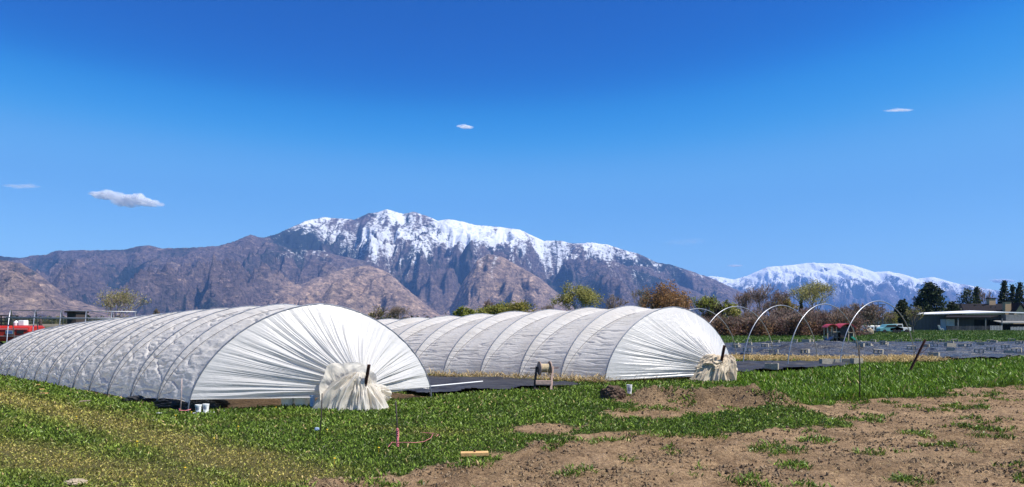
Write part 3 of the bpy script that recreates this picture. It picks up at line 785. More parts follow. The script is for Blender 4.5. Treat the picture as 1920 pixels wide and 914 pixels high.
BM = [block_mesh(), block_side_mesh()]
BL = [(1379.5, 652), (1402.7, 649.6), (1404, 654), (1380, 657.7), (1382, 663), (1401.7, 669.6), (1442, 648.2), (1456, 648), (1434.4, 661), (1452, 659.7), (1490, 647.5), (1488, 651.3),
      (1484.4, 659.7), (1472, 663.7), (1451, 672.6), (1511.6, 664.7), (1510, 672), (1520.5, 647), (1533, 654.3), (1538, 648.5), (1550, 647.5), (1603, 649.5), (1609, 649.8), (1636.8, 647),
      (1654.5, 648), (1685, 647), (1656.5, 651.5), (1593.5, 655), (1658.5, 656), (1620, 653.5), (1630, 656.6), (1619, 659), (1627, 662), (1613, 666.5), (1708.7, 667.5), (1721.5, 647.8),
      (1736, 656), (1646.7, 674), (1765, 647), (1782, 648.5), (1790, 647.2), (1834.5, 647), (1864, 647), (1896.6, 647), (1753.8, 650), (1838.5, 652), (1857, 650), (1911, 652), (1803, 654.5),
      (1814, 657.5), (1751, 661.5), (1782, 665.5), (1884.8, 661), (1858, 667), (1891.6, 670), (1835.5, 673), (1906, 669.5), (1751, 678)]
rb = random.Random(4)
for i, (px, py) in enumerate(BL):
    g = G(px, py + 1.2)
    o = bpy.data.objects.new('concrete_block', BM[i % 3 != 0]); C.objects.link(o)
    o.location = (g[0], g[1], tarp_z(*g) + (0.09 if i % 3 else 0.0)); o.rotation_euler = (rb.uniform(-.06, .06), rb.uniform(-.06, .06), -0.62 + rb.uniform(-0.3, 0.3)); s = rb.uniform(.88, 1.0); o.scale = (s, s, s)
    lab = ('grey concrete block along the far grassy edge of the black tarp' if py < 649.9 else 'grey concrete block on the near edge of the black tarp' if py > 668.9 else 'grey concrete block lying out on the middle of the black tarp')
    tag(o, lab, 'concrete block', 'concrete blocks weighing down the tarp')
g = G(1783, 665.5)
o = bpy.data.objects.new('concrete_block', BM[0]); C.objects.link(o); o.location = (g[0] - .05, g[1], tarp_z(*g) + .21); o.rotation_euler = (0, .08, .15); o.scale = (1.3, 1.1, 1)
tag(o, 'grey concrete block laid across the top of another block on the tarp', 'concrete block', 'concrete blocks weighing down the tarp')
for (px, py, rz, lab) in [(1548, 690, 0.2, 'grey concrete block on the black cloth edge below the second hoop from the right'), (1447, 701, -0.5, 'pale block in the grass edge before the cloth, below the middle hoop'),
                          (1566, 689, 0.1, 'dark block at the foot of the row end hoop, left leg'), (1590, 688, -0.2, 'grey block left of the tall thin rod, in line with the straw'),
                          (1606, 689, 0.3, 'grey block right behind the tall thin rod')]:
    g = G(px, py); o = bpy.data.objects.new('concrete_block', BM[0]); C.objects.link(o); o.location = (g[0], g[1], cloth2_z(*g) - .02); o.rotation_euler = (0, 0, rz)
    tag(o, lab, 'concrete block', 'concrete blocks by the bare hoops')

# ------------------------------------------------------------------ spool on its stand
SX, SY = 0.765, 17.35
def sp(px, pz): return np.array([SX + (px - 1020) / F * SY, SY, EYE + (HY - pz) / F * SY])
st = thing('spool_stand', (SX, SY, 0), 'dark wooden stand with front board coloured pinkish as if sunlit, holding a cable spool', 'stand')
az = sp(0, 690.5)[2]
for sx, nm in ((-1, 'leg'), (1, 'leg')):
    for dy in (-0.11, 0.13):
        top = np.array([SX + sx * 0.19, SY, az + 0.03]); bot = np.array([SX + sx * 0.19 - 0.05, SY + dy * 1.2, 0.0])
        obj('leg', MB().bar(bot, top, 0.05, 0.07, up=(0, 1, 0)), M['wood_dark'] if (sx < 0 or dy > 0) else M['wood_pink'], st, bev=0.004)  # right front leg takes the painted sunlit tone, the others stay dark
    obj('foot', MB().box(SX + sx * 0.17 - 0.05, SX + sx * 0.17 + 0.03, SY - 0.24, SY + 0.2, 0.0, 0.06), M['wood_dark'], st, bev=0.004)
obj('front_board', MB().box(SX - 0.215, SX + 0.155, SY - 0.16, SY - 0.12, 0.17, 0.265), M['wood_pink'], st, bev=0.004)
obj('back_board', MB().box(SX - 0.2, SX + 0.15, SY + 0.10, SY + 0.14, 0.16, 0.25), M['wood_dark'], st, bev=0.004)
obj('axle', MB().tube([(SX - 0.34, SY, az), (SX + 0.33, SY, az)], 0.011, 8), M['rust'], st, smooth=True)
spo = thing('cable_spool', (SX, SY, az - 0.17), 'wooden spool wound with pale rope on the dark stand', 'spool')
ax = [(0, 1, 0), (0, 0, 1), (1, 0, 0)]
yaw = 0.28; ca, sa = math.cos(yaw), math.sin(yaw); hx = np.array([ca, sa, 0])
ax = [(-sa, ca, 0), (0, 0, 1), hx]
for s_, m_ in ((-1, M['wood']), (1, M['wood'])):
    obj('flange', MB().lathe([(0.03, -.013), (0.158, -.013), (0.162, -.008), (0.162, .008), (0.158, .013), (0.03, .013)], 32, ax, np.array([SX, SY, az]) + hx * s_ * 0.128), m_, spo)
prof = [(0.05, -0.113)] + [(0.098 + 0.006 * (k % 2), -0.112 + 0.224 * k / 24) for k in range(25)] + [(0.05, 0.113)]
obj('wound_rope', MB().lathe(prof, 28, ax, (SX, SY, az)), M['cord'], spo, smooth=True)
obj('loose_end', MB().tube([np.array([SX, SY - .1, az - .03]) + np.array([0.05 + .08 * k / 6, 0, -0.12 * math.sin(k / 6 * 2.4)]) for k in range(7)], 0.006, 5), M['cord'], spo, smooth=True)

# ------------------------------------------------------------------ rods, twine, posts, pots, scraps
def rod(pxt, pyt, pxb, pyb, r, mat, label, name='rod'):
    g = G(pxb, pyb); top = P(pxt, pyt, g[1]); bot = np.array([g[0], g[1], -0.1])
    mid = (top + bot) / 2 + np.array([0.008, 0, 0])
    o = obj(name, MB().tube([bot, mid, top], r, 8), mat, loc=(g[0], g[1], 0), smooth=True); return tag(o, label, 'rod')
rod(604, 738, 598, 822, 0.008, M['rod'], 'thin rusty rod in the grass in front of the cream bunch')
rod(742, 754, 746, 842, 0.009, M['rod'], 'thin dark rod wound with pink twine at its foot')
rod(1611, 647, 1612, 752, 0.013, M['rod'], 'tall dark rod standing where the grass meets the soil')
rod(341, 710, 337, 775, 0.010, M['rod_pale'], 'thin pale rod beside the front hoop of the left tunnel')
# twine round the second rod and trailing in the grass
g = G(746, 842); pts = []
for k in range(90):
    f = k / 89; a_ = k * 0.9; pts.append((g[0] + 0.014 * math.cos(a_) - .004, g[1] + 0.014 * math.sin(a_), 0.02 + 0.24 * f + 0.012 * math.sin(k * 1.7)))
mb = MB().tube(pts, 0.007, 5)
tr = [G(*p) for p in [(728, 846), (735, 838), (746, 836), (756, 838), (780, 838), (795, 834), (808, 830), (812, 820), (800, 818), (790, 819)]]
tr2 = [G(*p) for p in [(800, 818), (812, 819), (822, 822), (818, 826)]]
mb.tube([(q[0], q[1], 0.05 + 0.012 * math.sin(i * 2.3)) for i, q in enumerate(tr)], 0.0035, 5); mb.tube([(q[0], q[1], 0.05) for q in tr2], 0.0035, 5)
tag(obj('twine', mb, M['twine'], loc=(g[0], g[1], 0), smooth=True), 'pink twine wound round the thin rod and trailing in the grass', 'twine')
g = G(337, 775)
mb = MB().tube([(g[0] - .02, g[1] - .01, .03), (g[0] + .02, g[1] - .02, .05), (g[0] + .1, g[1] + .02, .04), (g[0] + .17, g[1] + .06, .06)], 0.007, 5)
for k in range(4): mb.tube([(g[0] + .014 * math.cos(a_ * .8), g[1] + .014 * math.sin(a_ * .8), .02 + .014 * k + .002 * a_) for a_ in range(9)], 0.006, 5)
tag(obj('twine', mb, M['twine'], loc=(g[0], g[1], 0), smooth=True), 'pink twine tied at the foot of the pale rod by the front hoop', 'twine')

# leaning post with wire
top = P(1735, 637, 22.5); bot = np.array([P(1697, 707, 22.5)[0], 22.5, -0.15])
lp = thing('leaning_post', (bot[0], bot[1], 0), 'rusty steel post leaning right at the grass edge, wire looped on it', 'post')
mb = MB(); mb.bar(bot, top, 0.075, 0.014, up=(0, 1, 0)); mb.bar(bot + [0, -0.02, 0], top + [0, -0.02, 0], 0.014, 0.06, up=(0, 1, 0)); obj('shaft', mb, M['rust'], lp)
ww = MB()
for q, s_ in ((0.88, 1), (0.78, -1), (0.70, 1)):
    b0 = bot + (top - bot) * q; b2 = bot + (top - bot) * (q - 0.22)
    ww.tube([b0, b0 + [0.14 * s_, -.03, -0.02], (b0 + b2) / 2 + [0.16 * s_, -.03, 0], b2 + [0.09 * s_, -.02, 0.02], b2], 0.008, 5)
obj('wire_loop', ww, M['rust'], lp, smooth=True)

# buckets under the gathered wall
def bucket(name, x, y, r0, r1, h, mat, label, cat='bucket', rim=True, mark=False, z0=0.0):
    o = thing(name, (x, y, z0), label, cat)
    prof = [(r0 * .94, 0), (r0, 0.01), (r1, h - .02), (r1 * 1.05, h - .02), (r1 * 1.05, h), (r1 * 0.97, h), (r0 * .96, 0.02), (0.01, 0.015)]
    obj('body', MB().lathe(prof, 24, None, (x, y, z0)), mat, o, smooth=False)
    if mark:
        n = 8; vs = []; 
        for k in range(n + 1):
            a_ = -math.pi / 2 - 0.6 + 1.2 * k / n
            for z_, rr in ((h * .35, r0 + (r1 - r0) * .35 + .003), (h * .72, r0 + (r1 - r0) * .72 + .003)): vs.append((x + rr * math.cos(a_), y + rr * math.sin(a_), z0 + z_))
        m2 = MB().add(vs, [(2 * k, 2 * k + 2, 2 * k + 3, 2 * k + 1) for k in range(n)])
        obj('printed_mark', m2, M['print'], o)
    return o
bucket('white_bucket', -4.27, 14.08, 0.11, 0.13, 0.24, M['white_plastic'], 'white bucket under the left tunnel edge, farthest from the cream bunch')
bucket('white_bucket', -3.99, 14.06, 0.13, 0.155, 0.24, M['white_plastic'], 'wider white bucket under the tunnel edge, between two others')
bucket('blue_bucket', -3.70, 13.72, 0.045, 0.05, 0.27, M['blue_plastic'], 'pale blue narrow bucket half behind the cream bunch')
g = G(377, 776)
bucket('white_tub', g[0] - .055, g[1] + .02, 0.042, 0.055, 0.135, M['white_plastic'], 'small white tub on a pale tray, next to the front hoop', 'tub', mark=True, z0=0.022)
bucket('white_tub', g[0] + .065, g[1] + .05, 0.042, 0.055, 0.145, M['white_plastic'], 'small white tub on a pale tray, farther from the front hoop', 'tub', mark=True, z0=0.022)
tag(obj('tray', MB().box(g[0] - .13, g[0] + .22, g[1] - .05, g[1] + .13, 0.002, 0.02, 0.004), M['white_plastic'], loc=(g[0], g[1], 0)), 'thin pale tray in the grass under two white tubs', 'tray')
g = G(1180, 741)
bucket('white_cup', g[0], g[1], 0.046, 0.062, 0.22, M['white_plastic'], 'white plastic cup in the grass right of the dark soil heap', 'cup', mark=True, z0=0.01)
# plank by the soil
g0, g1 = G(866, 859), G(914, 858.5); mid = (g0 + g1) / 2
pl = thing('plank', (mid[0], mid[1], 0.03), 'short pale plank lying where grass meets soil', 'plank')
obj('board', MB().bar((g0[0] - .015, g0[1], 0.045), (g1[0] + .01, g1[1], 0.05), 0.115, 0.045), M['wood_pale'], pl, bev=0.004)
obj('knob', MB().lathe([(0.004, 0), (0.014, .004), (0.012, .02), (0.003, .028)], 10, None, (mid[0] - .0, mid[1], 0.07)), M['rust'], pl)
# white pipe on the cloth
a_, b_2 = G(806, 738), G(905, 727.5)
tag(obj('pipe', MB().tube([(*(a_ + (b_2 - a_) * f_), max(cloth_z(*(a_ + (b_2 - a_) * f_)) + .03, .16)) for f_ in np.linspace(0, 1, 9)], 0.014, 8), M['white_plastic'], loc=(a_[0], a_[1], 0), smooth=True), 'thin white pipe lying on the black cloth between the tunnels', 'pipe')
for (px, py, L_, rz, lab) in [(71, 726, .16, -.9, 'pale wood scrap in the grass, nearest the tunnel of three'), (77, 735, .20, -.8, 'pale wood scrap in the grass, middle one of three'), (82, 743, .15, -.2, 'pale wood scrap in the grass, nearest the viewer of three'), (160, 758, .18, .2, 'brown wood scrap in the grass below the tunnel side')]:
    g = G(px, py); d = np.array([math.cos(rz), math.sin(rz), 0]) * L_ / 2; p0 = np.array([g[0], g[1], 0.055])
    tag(obj('wood_scrap', MB().bar(p0 - d, p0 + d + [0, 0, .01], 0.09, 0.02), M['wood_pale'] if px < 100 else M['wood'], loc=(g[0], g[1], 0)), lab, 'wood scrap', 'wood scraps in the grass')
# flat stone bottom left, litter
def lump(name, c, r, seed, mat, label, cat, kind=None, res=40, fold=.12, group=None):
    V, Fc = crumple(c, r, seed, fold, res, freq=1.4); o = npobj(name, V, Fc, mat, loc=(c[0], c[1], 0), smooth=True); return tag(o, label, cat, group, kind)
g = G(141, 909); lump('flat_stone', (g[0], g[1], 0.02), (0.11, 0.09, 0.035), 21, M['stone'], 'flat pale stone in the mown grass, bottom left', 'stone')
g = G(594, 812); lump('plastic_scrap', (g[0], g[1], 0.05), (0.035, 0.02, 0.03), 22, M['blue_plastic'], 'scrap of pale plastic at the foot of the thin rusty rod', 'litter', fold=.25)
g = G(298, 779); lump('plastic_scrap', (g[0], g[1], 0.035), (0.05, 0.03, 0.012), 23, M['white_plastic'], 'scrap of white plastic flat in the grass below the left tunnel', 'litter', fold=.25)
g = G(1150, 751); lump('soil_heap', (g[0], g[1] + .1, 0.07), (0.27, 0.22, 0.23), 25, M['soil_dark'], 'dark heap of dug soil at the grass edge', 'soil heap', res=90, fold=.11)
# bunched black film under the tunnel edge
V, Fc = join_np([crumple((-6.05, 13.95, 0.06), (0.62, 0.22, 0.17), 41, .2, 80, freq=2.4), crumple((-5.75, 13.62, 0.04), (0.35, 0.2, 0.13), 42, .2, 60, freq=2.4), crumple((-7.35, 14.95, 0.03), (0.5, 0.2, 0.1), 43, .2, 60, freq=2.4)])
tag(npobj('bunched_film', V, Fc, M['black_cloth'], loc=(-6, 13.9, 0)), 'bunched black film under the raised front edge of the left tunnel', 'black film')
# dandelions
for i in range(11):
    while True:
        px, py = rb.uniform(20, 720), rb.uniform(770, 900)
        g = G(px, py)
        if not soilmask(np.array([g[0]]), np.array([g[1]]))[0]: break
    z = rb.uniform(.05, .085); mb = MB()
    mb.lathe([(0.003, z - .004), (0.013, z), (0.014, z + .006), (0.008, z + .01), (0.002, z + .011)], 9, None, (g[0], g[1], 0)); mb.tube([(g[0], g[1], 0), (g[0], g[1], z)], 0.002, 4)
    tag(obj('dandelion', mb, M['yellow_flower'], loc=(g[0], g[1], 0)), 'yellow dandelion flower in the mown grass', 'dandelion', 'dandelions in the mown grass')

# ------------------------------------------------------------------ pipe frame and red machine behind the left tunnel
D0 = 33.0
fr_ = thing('low_tunnel_skeleton', (P(130, 600, D0)[0], D0, 0), 'row of small pointed pipe arches with rails behind the left tunnel', 'pipe frame')
pk = [20, 66.5, 115, 162, 210, 254]
for i, px in enumerate(pk):
    py = 582 + 3.0 * i / 5
    pts = []
    pe = P(px, py, D0)
    for k in range(-14, 15):
        f = k / 14; z = pe[2] * (1 - abs(f) ** 1.6) if abs(f) < 1 else 0
        pts.append((pe[0] + 0.42 * f, D0 - 0.95 * f, max(z, -0.1)))
    obj('arch', MB().tube(pts, 0.022, 7), M['steel'] if i < 1 else M['hoop_dark'], fr_, smooth=True)
a0, a1 = P(18, 582, D0), P(256, 585, D0)
obj('ridge_pipe', MB().tube([a0, a1], 0.018, 7), M['steel'], fr_, smooth=True)
for (dy, y0, y1, n_) in ((-0.55, 595.5, 597.5, 'near'), (0.55, 597, 599, 'far')):
    obj('side_rail', MB().tube([P(11, y0, D0 + dy), P(264, y1, D0 + dy)], 0.022, 7), M['steel'], fr_, smooth=True)
D1 = 36.0
rm = thing('red_machine', (P(35, 640, D1)[0], D1, 0), 'red farm machine with rounded top and small blue plate, behind the tunnel end', 'farm machine')
x0, x1 = P(-4, 0, D1)[0], P(72, 0, D1)[0]; z0, z1 = P(0, 640, D1)[2], P(0, 611, D1)[2]
prof = [(-.55, z0), (-.62, z0 + .12), (-.64, z1 - .25), (-.58, z1 - .08), (-.42, z1), (.42, z1), (.6, z1 - .1), (.64, z0 + .1), (.55, z0)]
def prism(prof, xa, xb, yc, ins=0.05):
    mb = MB(); n = len(prof); cz = sum(p[1] for p in prof) / n; rings = []
    for x_, k in ((xa, .9), (xa + ins, 1), (xb - ins, 1), (xb, .9)):
        rings += [(x_, yc + p[0] * k, cz + (p[1] - cz) * k) for p in prof]
    fs = [tuple(range(n)), tuple(range(4 * n - 1, 3 * n - 1, -1))]
    for r in range(3):
        for k in range(n): fs.append((r * n + k, r * n + n + k, r * n + n + (k + 1) % n, r * n + (k + 1) % n))
    return mb.add(rings, fs)
obj('body', prism(prof, x0, x1, D1), M['red'], rm, bev=0.02)
for zz in (P(0, 617, D1)[2], P(0, 630, D1)[2]): obj('trim_strip', MB().box(x0 + .1, x1 - .1, D1 - .665, D1 - .63, zz - .012, zz + .012), M['chrome'], rm)
q0, q1 = P(12, 621, D1 - .66), P(24, 626, D1 - .66)
pf = obj('plate_frame', MB().box(q0[0] - .03, q1[0] + .03, D1 - .68, D1 - .63, q1[2] - .03, q0[2] + .03), M['chrome'], rm); obj('plate', MB().box(q0[0], q1[0], D1 - .69, D1 - .675, q1[2], q0[2]), M['plate_blue'], pf)
q0, q1 = P(32, 621, D1 - .66), P(44, 626, D1 - .66)
obj('dark_vent', MB().box(q0[0], q1[0], D1 - .675, D1 - .63, q1[2], q0[2] + .04), M['black'], rm)
for xw in (x0 + .35, x1 - .35):
    for yw in (-.5, .5):
        w = obj('wheel', MB().lathe([(0.1, -.11), (0.3, -.11), (0.36, -.07), (0.36, .07), (0.3, .11), (0.1, .11)], 24, [(1, 0, 0), (0, 0, 1), (0, 1, 0)], (xw, D1 + yw, .36)), M['rubber'], rm)
        obj('hub', MB().lathe([(0.02, -.12), (0.1, -.12), (0.1, .12), (0.02, .12)], 16, [(1, 0, 0), (0, 0, 1), (0, 1, 0)], (xw, D1 + yw, .36)), M['chrome'], w)
b0, b1_ = P(7, 591.5, D1), P(27, 607, D1)
rk = thing('black_rack', (b0[0], D1, z1), 'black slatted rack standing on the red machine', 'rack')
for zz in np.linspace(z1 + .06, b0[2], 4): obj('slat', MB().box(b0[0], b1_[0], D1 - .3, D1 + .3, zz - .05, zz), M['black'], rk)
for xx in (b0[0] + .03, b1_[0] - .07):
    for yy in (-.28, .24): obj('upright', MB().box(xx, xx + .04, D1 + yy, D1 + yy + .04, z1, b0[2] - .003), M['black'], rk)
c0, c1 = P(39, 601, D1), P(50, 611, D1)
tag(obj('white_crate', MB().box(c0[0], c1[0], D1 - .2, D1 + .15, z1 + .003, c0[2], .02), M['white_plastic'], loc=(c0[0], D1, z1)), 'white crate on top of the red machine, bigger than the jug beside it', 'crate')
jx = P(33, 0, D1)[0]
tag(obj('white_jug', MB().lathe([(.02, 0), (.11, .005), (.12, .16), (.05, .21), (.04, .25), (.01, .255)], 16, None, (jx, D1 - .1, z1 + .003)), M['white_plastic'], loc=(jx, D1, z1), smooth=False), 'small white jug on the red machine beside the black rack', 'jug')
d0, d1 = P(56, 608, 38.5), P(100, 613, 38.5)
bn = thing('beige_bench', (d0[0], 38.5, 0), 'long beige bench top behind the red machine', 'bench')
obj('top', MB().box(d0[0], d1[0] + 1, 38.2, 38.9, d1[2], d0[2]), M['beige'], bn)
for xx in (d0[0] + .1, d1[0] + .8): obj('leg', MB().box(xx, xx + .08, 38.3, 38.4, 0, d1[2] - .002), M['beige'], bn)
pp = P(76, 599, 37.3)
wp = thing('wooden_post', (pp[0], 37.3, 0), 'dark brown wooden post rising behind the left tunnel end', 'post')
obj('shaft', MB().tube([(pp[0], 37.3, -.1), (pp[0], 37.3, pp[2] - .12), (pp[0] - .01, 37.3, pp[2])], [.09, .085, .06], 8), M['wood_dark'], wp, smooth=True)
obj('cap', MB().lathe([(.02, 0), (.07, .01), (.06, .09), (.01, .11)], 10, None, (pp[0] - .01, 37.3, pp[2])), M['wood'], wp)
s0, s1 = P(134, 584.5, 62), P(153, 597, 62)
sh = thing('small_shed', (s0[0], 62, 0), 'small dark wooden shed seen through the pipe arches', 'shed')
obj('wall', MB().box(s0[0] + .05, s1[0] - .05, 61.3, 62.8, 0, s0[2] - .1), M['wood_dark'], sh)
obj('roof', MB().box(s0[0] - .05, s1[0] + .05, 61.1, 63, s0[2] - .097, s0[2]), M['roof_dark'], sh)

# ------------------------------------------------------------------ toy playhouse set
D2 = 58.0
def pb(mb, px0, px1, py0, py1, dy0, dy1, ch=0.0):
    a = P(px0, py0, D2); b = P(px1, py1, D2); return mb.box(a[0], b[0], D2 + dy0, D2 + dy1, max(b[2], 0.0), a[2], ch)
ps = thing('playset', (P(1570, 0, D2)[0], D2, 0), 'toy playhouse set with red roofs, green slide and blue slide', 'playset')
def arch_roof(px0, px1, pyt, pyb, dy0, dy1, name='roof', side=False):
    a = P(px0, pyt, D2); b = P(px1, pyb, D2); mb = MB(); n = 12; vs = []
    w = b[0] - a[0]; h = a[2] - b[2]
    for y_ in (D2 + dy0, D2 + dy1):
        for th_ in (0, .05):
            for k in range(n + 1):
                f = k / n * 2 - 1; vs.append((a[0] + w * (f + 1) / 2, y_, b[2] + h * (1 - abs(f) ** 2.2) - th_))
    m = n + 1; fs = []
    for k in range(n):
        fs += [(k, k + 1, 2 * m + k + 1, 2 * m + k), (m + k, 3 * m + k, 3 * m + k + 1, m + k + 1), (k, m + k, m + k + 1, k + 1), (2 * m + k, 2 * m + k + 1, 3 * m + k + 1, 3 * m + k)]
    fs += [(0, 2 * m, 3 * m, m), (n, m + n, 3 * m + n, 2 * m + n)]
    obj(name, mb.add(vs, fs), M['play_red'], ps)
arch_roof(1545, 1567, 608, 614, -.55, .45); arch_roof(1567, 1597, 607, 615, -.75, .75)
for px in (1547, 1554.5, 1563.5): obj('post', pb(MB(), px, px + 1.6, 613, 645, -.42, -.34), M['play_beige'], ps)
for px in (1548, 1564): obj('post', pb(MB(), px, px + 1.6, 613, 645, .3, .38), M['play_beige'], ps)
mb = MB(); pb(mb, 1555.5, 1566, 622, 634, -.5, .4); pb(mb, 1555.5, 1557.6, 634.1, 645, -.5, .4); pb(mb, 1563.8, 1566, 634.1, 645, -.5, .4)
obj('stone_wall', mb, M['play_stone'], ps)
obj('deck', pb(MB(), 1547, 1578, 632, 633.6, -.3, .42), M['play_beige'], ps)
obj('rail', pb(MB(), 1556, 1572, 621.8, 623.2, -.56, -.5), M['play_beige'], ps)
mb = MB(); pb(mb, 1570, 1583, 613, 633, -.58, .6); pb(mb, 1583.1, 1594, 613, 618, -.58, .6); pb(mb, 1583.1, 1594, 624.5, 633, -.58, .6); pb(mb, 1583.1, 1594, 618.1, 624.4, -.1, .6)
obj('house_wall', mb, M['play_brown'], ps)
for px in (1583.2, 1592.5): obj('post', pb(MB(), px, px + 1.7, 612, 645, -.66, -.6), M['play_beige'], ps)
obj('window_ledge', pb(MB(), 1584, 1592.4, 623.2, 624.3, -.68, -.6), M['play_beige'], ps)
for dy_ in (-.5, .3): obj('lower_wall', pb(MB(), 1570, 1580, 634, 645, dy_, dy_ + .2), M['play_brown'], ps)
def slide(px0, py0, px1, py1, mat, name, w=.42):
    a = P(px0, py0, D2); b = P(px1, py1 - .6, D2); mb = MB(); n = 10
    pts = []
    for k in range(n + 1):
        f = k / n; pts.append((a[0] + (b[0] - a[0]) * f, a[2] + (b[2] - a[2]) * (f ** 1.35 if f < 1 else 1)))
    for yo in (-w / 2, w / 2):
        for (p, q) in zip(pts[:-1], pts[1:]): mb.bar((p[0], D2 - .5 + yo, p[1]), (q[0], D2 - .5 + yo, q[1]), 0.05, 0.14)
    for (p, q) in zip(pts[:-1], pts[1:]): mb.bar((p[0], D2 - .5, p[1]), (q[0], D2 - .5, q[1]), w - .06, 0.04)
    obj(name, mb, mat, ps)
slide(1588, 632, 1603, 644.8, M['play_green'], 'green_slide', .55); slide(1553, 632, 1540, 644.8, M['play_blue'], 'blue_slide', .6)
obj('slide_panel', pb(MB(), 1546, 1553, 634, 644, -.3, -.1), M['play_pale'], ps)

# ------------------------------------------------------------------ barn, house, sheds, vehicles behind
D3 = 152.0
def bb(mb, px0, px1, py0, py1, dy0, dy1, D=D3, foot=False):
    a = P(px0, py0, D); b = P(px1, py1, D); return mb.box(a[0], b[0], D + dy0, D + dy1, -0.2 if foot else b[2], a[2])
bn = thing('barn', (P(1800, 0, D3)[0], D3, 0), 'long low dark barn with a bright white roof edge', 'barn')
obj('wall', bb(MB(), 1716, 1876, 590.6, 620, 0, 9, foot=True), M['barn_wall'], bn)
ra, rb_, rc = P(1696, 590.8, D3), P(1876, 586.8, D3), P(1990, 590.5, D3); h = .22
mb = MB(); mb.hexa([(ra[0], D3 - 1, ra[2]), (rb_[0], D3 - 1, rb_[2] - .02), (rb_[0], D3 + 10, rb_[2] + .4), (ra[0], D3 + 10, ra[2] + .1), (ra[0], D3 - 1, ra[2] + h * .6), (rb_[0], D3 - 1, rb_[2] + h), (rb_[0], D3 + 10, rb_[2] + h + .4), (ra[0], D3 + 10, ra[2] + h)])
mb.hexa([(rb_[0] + .01, D3 - 1, rb_[2] - .02), (rc[0], D3 - 1, rc[2]), (rc[0], D3 + 10, rc[2] + .3), (rb_[0] + .01, D3 + 10, rb_[2] + .4), (rb_[0] + .01, D3 - 1, rb_[2] + h), (rc[0], D3 - 1, rc[2] + h), (rc[0], D3 + 10, rc[2] + h + .3), (rb_[0] + .01, D3 + 10, rb_[2] + h + .4)])
obj('roof', mb, M['roof_white'], bn)
obj('corner_post', bb(MB(), 1696, 1697.6, 591.2, 620, -.9, -.7, foot=True), M['barn_grey'], bn)
obj('wing_wall', bb(MB(), 1876.5, 1990, 590.3, 602, -1.6, 8), M['barn_grey'], bn)
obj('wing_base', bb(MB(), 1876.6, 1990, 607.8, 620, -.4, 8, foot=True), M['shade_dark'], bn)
mb = MB(); a, b = P(1872, 602.2, D3 - 3), P(1990, 606.5, D3 - 3); mb.hexa([(a[0], D3 - 4, b[2]), (b[0], D3 - 4, b[2]), (b[0], D3 - .5, a[2]), (a[0], D3 - .5, a[2]), (a[0], D3 - 4, b[2] + .15), (b[0], D3 - 4, b[2] + .15), (b[0], D3 - .5, a[2] + .15), (a[0], D3 - .5, a[2] + .15)])
obj('awning', mb, M['barn_grey'], bn)
mb = MB(); a, b = P(1773, 596, D3 - 4), P(1856, 596.2, D3 - 4); c_0, c_1 = P(1790, 591.5, D3), P(1876, 591.2, D3)
mb.hexa([(a[0], D3 - 4, a[2]), (b[0], D3 - 4, b[2]), (c_1[0], D3 - .05, c_1[2] - .1), (c_0[0] - 1.5, D3 - .05, c_0[2] - .1), (a[0], D3 - 4, a[2] + .13), (b[0], D3 - 4, b[2] + .13), (c_1[0], D3 - .05, c_1[2] + .03), (c_0[0] - 1.5, D3 - .05, c_0[2] + .03)])
obj('porch_roof', mb, M['roof_dark'], bn)
for px in (1774.5, 1825, 1855): obj('porch_post', bb(MB(), px, px + 1.4, 597.5, 620, -3.9, -3.7, foot=True), M['barn_grey'], bn)
obj('bay_shade_panel', bb(MB(), 1827, 1874, 600, 619.5, -.08, -.02, foot=True), M['shade_dark'], bn)  # dark panel on the wall, painted as the shade of an open bay
dr = obj('door', bb(MB(), 1763, 1773, 599, 620, -.15, -.01, foot=True), M['door_pale'], bn)
wn = obj('window_frame', bb(MB(), 1774, 1789, 599, 611.3, -.12, -.02), M['roof_white'], bn); obj('window', bb(MB(), 1775, 1788, 600, 610.5, -.16, -.13), M['glass_pale'], wn)
def picket(px0, px1, py0, D, lab, step=.28, mat='picket'):
    a = P(px0, py0, D); b = P(px1, py0, D); f = thing('picket_fence', (a[0], D, 0), lab, 'fence')
    mb = MB(); x = a[0]
    while x < b[0]: mb.box(x, x + step * .62, D - .02, D + .02, 0, a[2] + random.uniform(-.03, .03)); x += step
    obj('picket_panel', mb, M[mat], f); m2 = MB(); m2.box(a[0], b[0], D + .022, D + .06, .3, .4); m2.box(a[0], b[0], D + .022, D + .06, a[2] - .4, a[2] - .3); obj('rail', m2, M[mat], f)
picket(1857, 1877, 610.8, D3 - 6, 'weathered picket fence before the barn where its wing begins', .3)
picket(1895, 1990, 613, D3 - 6, 'pale picket fence before the barn wing at the photo edge', .3)
picket(1775, 1856, 611.5, D3 - 5.2, 'dark board fence under the barn porch roof', .26, 'barn_wall')
# wheelbarrow-like white chair by the barn door -> simple garden chair
gx0 = P(1765, 0, D3 - 5)[0]
gc = thing('garden_chair', (gx0, D3 - 5, 0), 'small white garden chair by the barn door', 'chair')
obj('seat', MB().box(gx0 - .3, gx0 + .3, D3 - 5.3, D3 - 4.7, .42, .48), M['white_plastic'], gc); obj('backrest', MB().bar((gx0 - .3, D3 - 5, .48), (gx0 - .55, D3 - 5, 1.15), .6, .06, up=(1, 0, 0)), M['white_plastic'], gc)
for sx in (-.27, .23):
    for sy in (-.28, .24): obj('leg', MB().box(gx0 + sx, gx0 + sx + .05, D3 - 5 + sy, D3 - 5 + sy + .05, 0, .418), M['white_plastic'], gc)

